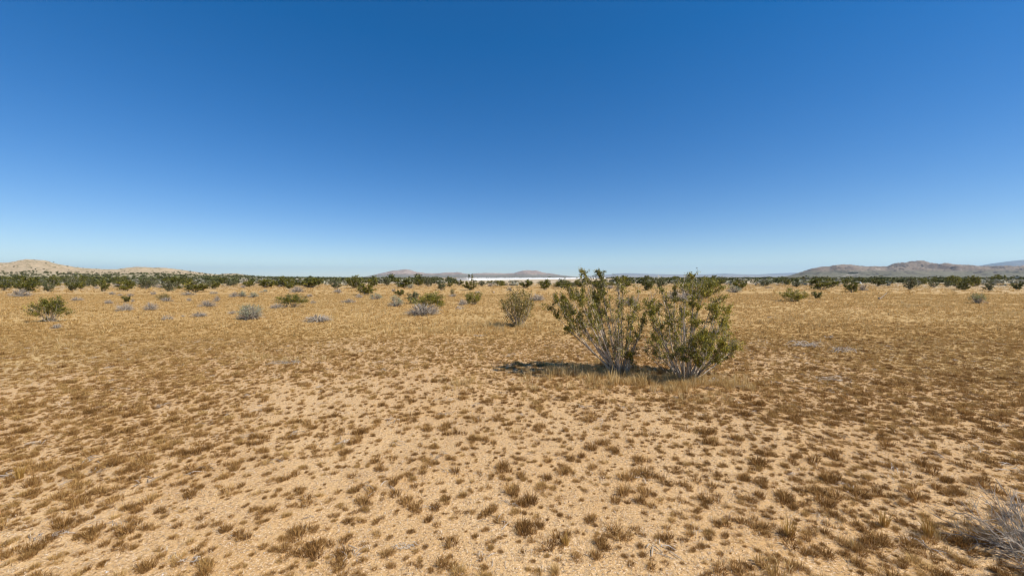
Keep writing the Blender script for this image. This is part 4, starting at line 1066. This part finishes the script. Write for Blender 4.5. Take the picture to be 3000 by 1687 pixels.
def corner_shrub():
    rg = np.random.default_rng(77); p = at(3070, 1660); p = Vector((p.x, p.y, p.z))
    e = root('dead_shrub', p); tag(e, 'dead grey twiggy shrub reaching in at the bottom right corner', 'shrub')
    for k in range(34):
        g = Geo(); az = rg.uniform(0, 6.283); el = rg.uniform(0.05, 1.0); l = rg.uniform(0.2, 0.40)
        tip = np.array([math.cos(az) * math.cos(el) * l, math.sin(az) * math.cos(el) * l, math.sin(el) * l * 0.8])
        b = rg.normal(0, 0.03, 3); b[2] = -0.01
        pts = bez(b, (b + tip) / 2 + rg.normal(0, 0.03, 3), tip, 8); tt = rg.uniform(0.0, 0.55)
        tube(g, pts, np.linspace(0.0036, 0.0016, 8), 4, tt)
        for s in range(8):
            q = pts[rg.integers(2, 8)]; d = unit(unit(tip - b) + rg.normal(0, 0.6, 3)); q2 = q + d * rg.uniform(0.05, 0.16); q2[2] = max(q2[2], 0.01)
            tube(g, np.stack([q, (q + q2) / 2 + rg.normal(0, .006, 3), q2]), [0.002, 0.0016, 0.001], 3, np.clip(tt + rg.normal(0, .2), 0, 1))
            for w in range(3):
                q3 = q2 + unit(d + rg.normal(0, 0.8, 3)) * rg.uniform(0.03, 0.08); q3[2] = max(q3[2], 0.005)
                tube(g, np.stack([q2 * 0.6 + q * 0.4, q3]), [0.0014, 0.0008], 3, np.clip(tt + rg.normal(0, .2), 0, 1))
        obj('branch', g.mesh('branch', M_dead), e)
corner_shrub()

# single bright golden tufts
def gold(px, py, s, label, seed):
    rg = np.random.default_rng(seed); p = at(px, py)
    v, q, t, c = tuft_geo(rg, 60, 0.04, 0.075 * s, 0.0032, 0.3, 0, 1)
    o = obj('golden_grass_tuft', make_mesh('golden_grass_tuft', v, q, t, c, M_gold)); o.location = p
    tag(o, label, 'grass tuft')
gold(1657, 1594, 0.9, 'single upright golden grass tuft in the bottom centre foreground', 1)
gold(2590, 1540, 1.5, 'golden grass tuft on the brown ground toward the bottom right', 2)
gold(2720, 1570, 1.7, 'second golden grass tuft nearer the dead shrub at bottom right', 3)
gold(2310, 1570, 1.6, 'golden grass tuft left of the bottom right tufts', 4)
gold(60, 1400, 1.7, 'golden grass tuft by the left edge of the foreground', 5)

# pale stones
def stone(px, py, w, label, seed):
    rg = np.random.default_rng(seed); p = at(px, py); r = w / F * p.y / 2
    bm_v = []; n1, n2 = 5, 8
    for i in range(n1 + 1):
        for j in range(n2):
            a = i / n1 * math.pi; b = j / n2 * 2 * math.pi
            bm_v.append(np.array([math.sin(a) * math.cos(b), math.sin(a) * math.sin(b), 0.6 * math.cos(a)]) * r * rg.uniform(0.82, 1.15))
    i = np.arange(n1)[:, None] * n2; j = np.arange(n2)[None, :]; k = (j + 1) % n2
    q = np.stack([i + j, i + n2 + j, i + n2 + k, i + k], -1).reshape(-1, 4)
    o = obj('stone', make_mesh('stone', np.array(bm_v), q, np.zeros((0, 3), int), np.full(len(bm_v), 0.4), M_pebble)); o.location = (p.x, p.y, p.z + r * 0.3)
    tag(o, label, 'stone')
stone(1031, 909, 5, 'small white stone on the grass left of centre', 1)
stone(624, 842, 16, 'low pale boulder at the belt edge left of the pale sand strip', 2)
stone(823, 840, 13, 'whitish boulder beside the tall dark creosote by the sand strip', 3)
stone(1446, 858, 8, 'small whitish stone on the grass before the white shelter', 4)

# ------------------------------------------------------------------ things far off on the plain
def simple_mat(name, col, rough=0.7):
    m = bpy.data.materials.new(name); m.use_nodes = True; N = m.node_tree.nodes; L = m.node_tree.links
    bs = N['Principled BSDF']; bs.inputs['Roughness'].default_value = rough
    n = N.new('ShaderNodeTexNoise'); n.inputs['Scale'].default_value = 3.0; n.inputs['Detail'].default_value = 4
    c = ramp(N, [(0.3, tuple(x * 0.9 for x in col)), (0.7, tuple(min(1, x * 1.06) for x in col))])
    L.new(n.outputs['Fac'], c.inputs['Fac']); L.new(c.outputs['Color'], bs.inputs['Base Color'])
    return m
M_white = simple_mat('white_sheeting', (0.62, 0.62, 0.60), 0.7)
M_end = simple_mat('grey_sheeting', (0.36, 0.34, 0.31), 0.8)
M_dark = simple_mat('dark_trough_side', (0.06, 0.055, 0.05), 0.7)
M_green = simple_mat('grey_green_lid', (0.28, 0.30, 0.23), 0.7)

def shelter():
    P0 = np.array([(1352 - 1500) / F * 190, 190.0]); P1 = np.array([(1770 - 1500) / F * 520, 520.0])
    d = P1 - P0; L = np.linalg.norm(d); d /= L; nrm = np.array([-d[1], d[0]])
    e = root('white_shelter', (P0[0], P0[1], 0), 0)
    tag(e, 'long low white covered shelter with a grey rounded end behind the shrub belt', 'shelter')
    hw, hh, nb, na = 4.2, 1.2, 16, 9
    def ring(t, s=1.0):
        a = np.linspace(0, math.pi, na); w = np.cos(a); z = np.sin(a) ** 0.7
        c = d * t
        return np.stack([c[0] + nrm[0] * w * hw * s, c[1] + nrm[1] * w * hw * s, z * hh * s], 1)
    for b in range(nb):
        t0 = L * b / nb + 0.08; t1 = L * (b + 1) / nb - 0.08
        v = np.concatenate([ring(t0), ring(t1)]); j = np.arange(na - 1)
        q = np.stack([j, j + 1, na + j + 1, na + j], -1)
        g = Geo(); g.add(v, q=q); obj('cover_panel', g.mesh('cover_panel', M_white, True), e)
    for b in range(nb + 1):
        g = Geo(); tube(g, ring(L * b / nb, 1.02), 0.09, 4, 0); obj('hoop', g.mesh('hoop', M_white), e)
    r0 = ring(0.0); c0 = np.array([[0, 0, 0.0]])
    lean = r0.copy(); foot = r0.copy(); foot[:, 2] = 0; foot[:, 0] -= d[0] * 2.2; foot[:, 1] -= d[1] * 2.2
    v = np.concatenate([r0, foot]); j = np.arange(na - 1)
    g = Geo(); g.add(v, q=np.stack([j, na + j, na + j + 1, j + 1], -1)); obj('end_sheet', g.mesh('end_sheet', M_end), e)
shelter()

def box(g, x0, x1, y0, y1, z0, z1):
    v = np.array([[x, y, z] for x in (x0, x1) for y in (y0, y1) for z in (z0, z1)])
    q = np.array([[0, 1, 3, 2], [4, 6, 7, 5], [0, 4, 5, 1], [2, 3, 7, 6], [0, 2, 6, 4], [1, 5, 7, 3]])
    g.add(v, q=q)
p = at(2510, 830); e = root('water_trough', p, 0.1); tag(e, 'low dark trough with a pale lid behind the right hand shrubs', 'trough')
g = Geo(); box(g, -0.85, 0.75, -0.35, 0.35, 0.06, 0.33); obj('basin', g.mesh('basin', M_dark), e)
g = Geo(); box(g, -0.95, 0.80, -0.42, 0.42, 0.334, 0.42); obj('lid', g.mesh('lid', M_green), e)
for sx in (-0.7, 0.6):
    g = Geo(); box(g, sx - .06, sx + .06, -0.3, 0.3, -0.02, 0.058); obj('foot', g.mesh('foot', M_dark), e)
p = at(2521, 831); e = root('marker_cone', p); tag(e, 'small white pointed marker standing at the right end of the trough', 'marker')
g = Geo(); tube(g, np.array([[0, 0, 0.0], [0, 0, 0.06], [0, 0, 0.3], [0, 0, 0.5]]), [0.24, 0.2, 0.12, 0.03], 10); obj('cone', g.mesh('cone', M_white, True), e)
g = Geo(); box(g, -0.28, 0.28, -0.28, 0.28, -0.02, 0.03); obj('base_plate', g.mesh('base_plate', M_white), e)

# a row of dark trees and a pale track at the foot of the right ridge
def on_ridge(px, py):
    u, k = ray(px, py)
    for Y in np.arange(1520, 2790, 4.0):
        if right_hill.z(px, Y) >= EYE + k * Y: return np.array([u * Y, Y, float(right_hill.z(px, Y))])
    return np.array([u * 2300, 2300.0, float(right_hill.z(px, 2300))])
for k in range(9):
    p = on_ridge(2486 + k * 3.3, 801.5)
    v, q, t, c = blob(np.random.default_rng(900 + k), 90, 0.3, 0.5)
    v = v * np.array([7.0, 7.0, 5.5])
    o = obj('ridge_tree', make_mesh('ridge_tree', v, q, t, c * 0.3, M_far)); o.location = tuple(p - np.array([0, 0, 0.3]))
    tag(o, 'one of the dark trees in a short row below the rocky ridge', 'tree', 'dark tree row below the ridge')
g = Geo(); row = []
for px in np.arange(2470, 2522, 4.0):
    a = on_ridge(px, 808.5 - (px - 2470) / 52 * 5.0); row += [a + np.array([0, -5, 0.6]), a + np.array([0, 6, 1.2])]
row = np.array(row); j = np.arange(len(row) // 2 - 1) * 2
g.add(row, q=np.stack([j, j + 2, j + 3, j + 1], -1))
M_track = simple_mat('pale_track', (0.58, 0.50, 0.42), 0.9)
o = obj('dirt_track', g.mesh('dirt_track', M_track)); tag(o, 'pale dirt track below the dark tree row on the ridge', 'track', kind='structure')

# ------------------------------------------------------------------ the air between here and the mountains
def haze():
    g = Geo(); box(g, -34000, 34000, -4000, 30000, -60, 770)
    m = bpy.data.materials.new('haze_air'); m.use_nodes = True; N = m.node_tree.nodes
    N.remove(N['Principled BSDF'])
    pv = N.new('ShaderNodeVolumePrincipled'); pv.inputs['Color'].default_value = (0.50, 0.76, 1.0, 1)
    pv.inputs['Density'].default_value = 3.1e-5; pv.inputs['Anisotropy'].default_value = 0.2
    m.node_tree.links.new(pv.outputs[0], N['Material Output'].inputs['Volume'])
    o = obj('haze', g.mesh('haze', m)); tag(o, 'thin pale desert haze over the plain', 'haze', kind='stuff')
haze()
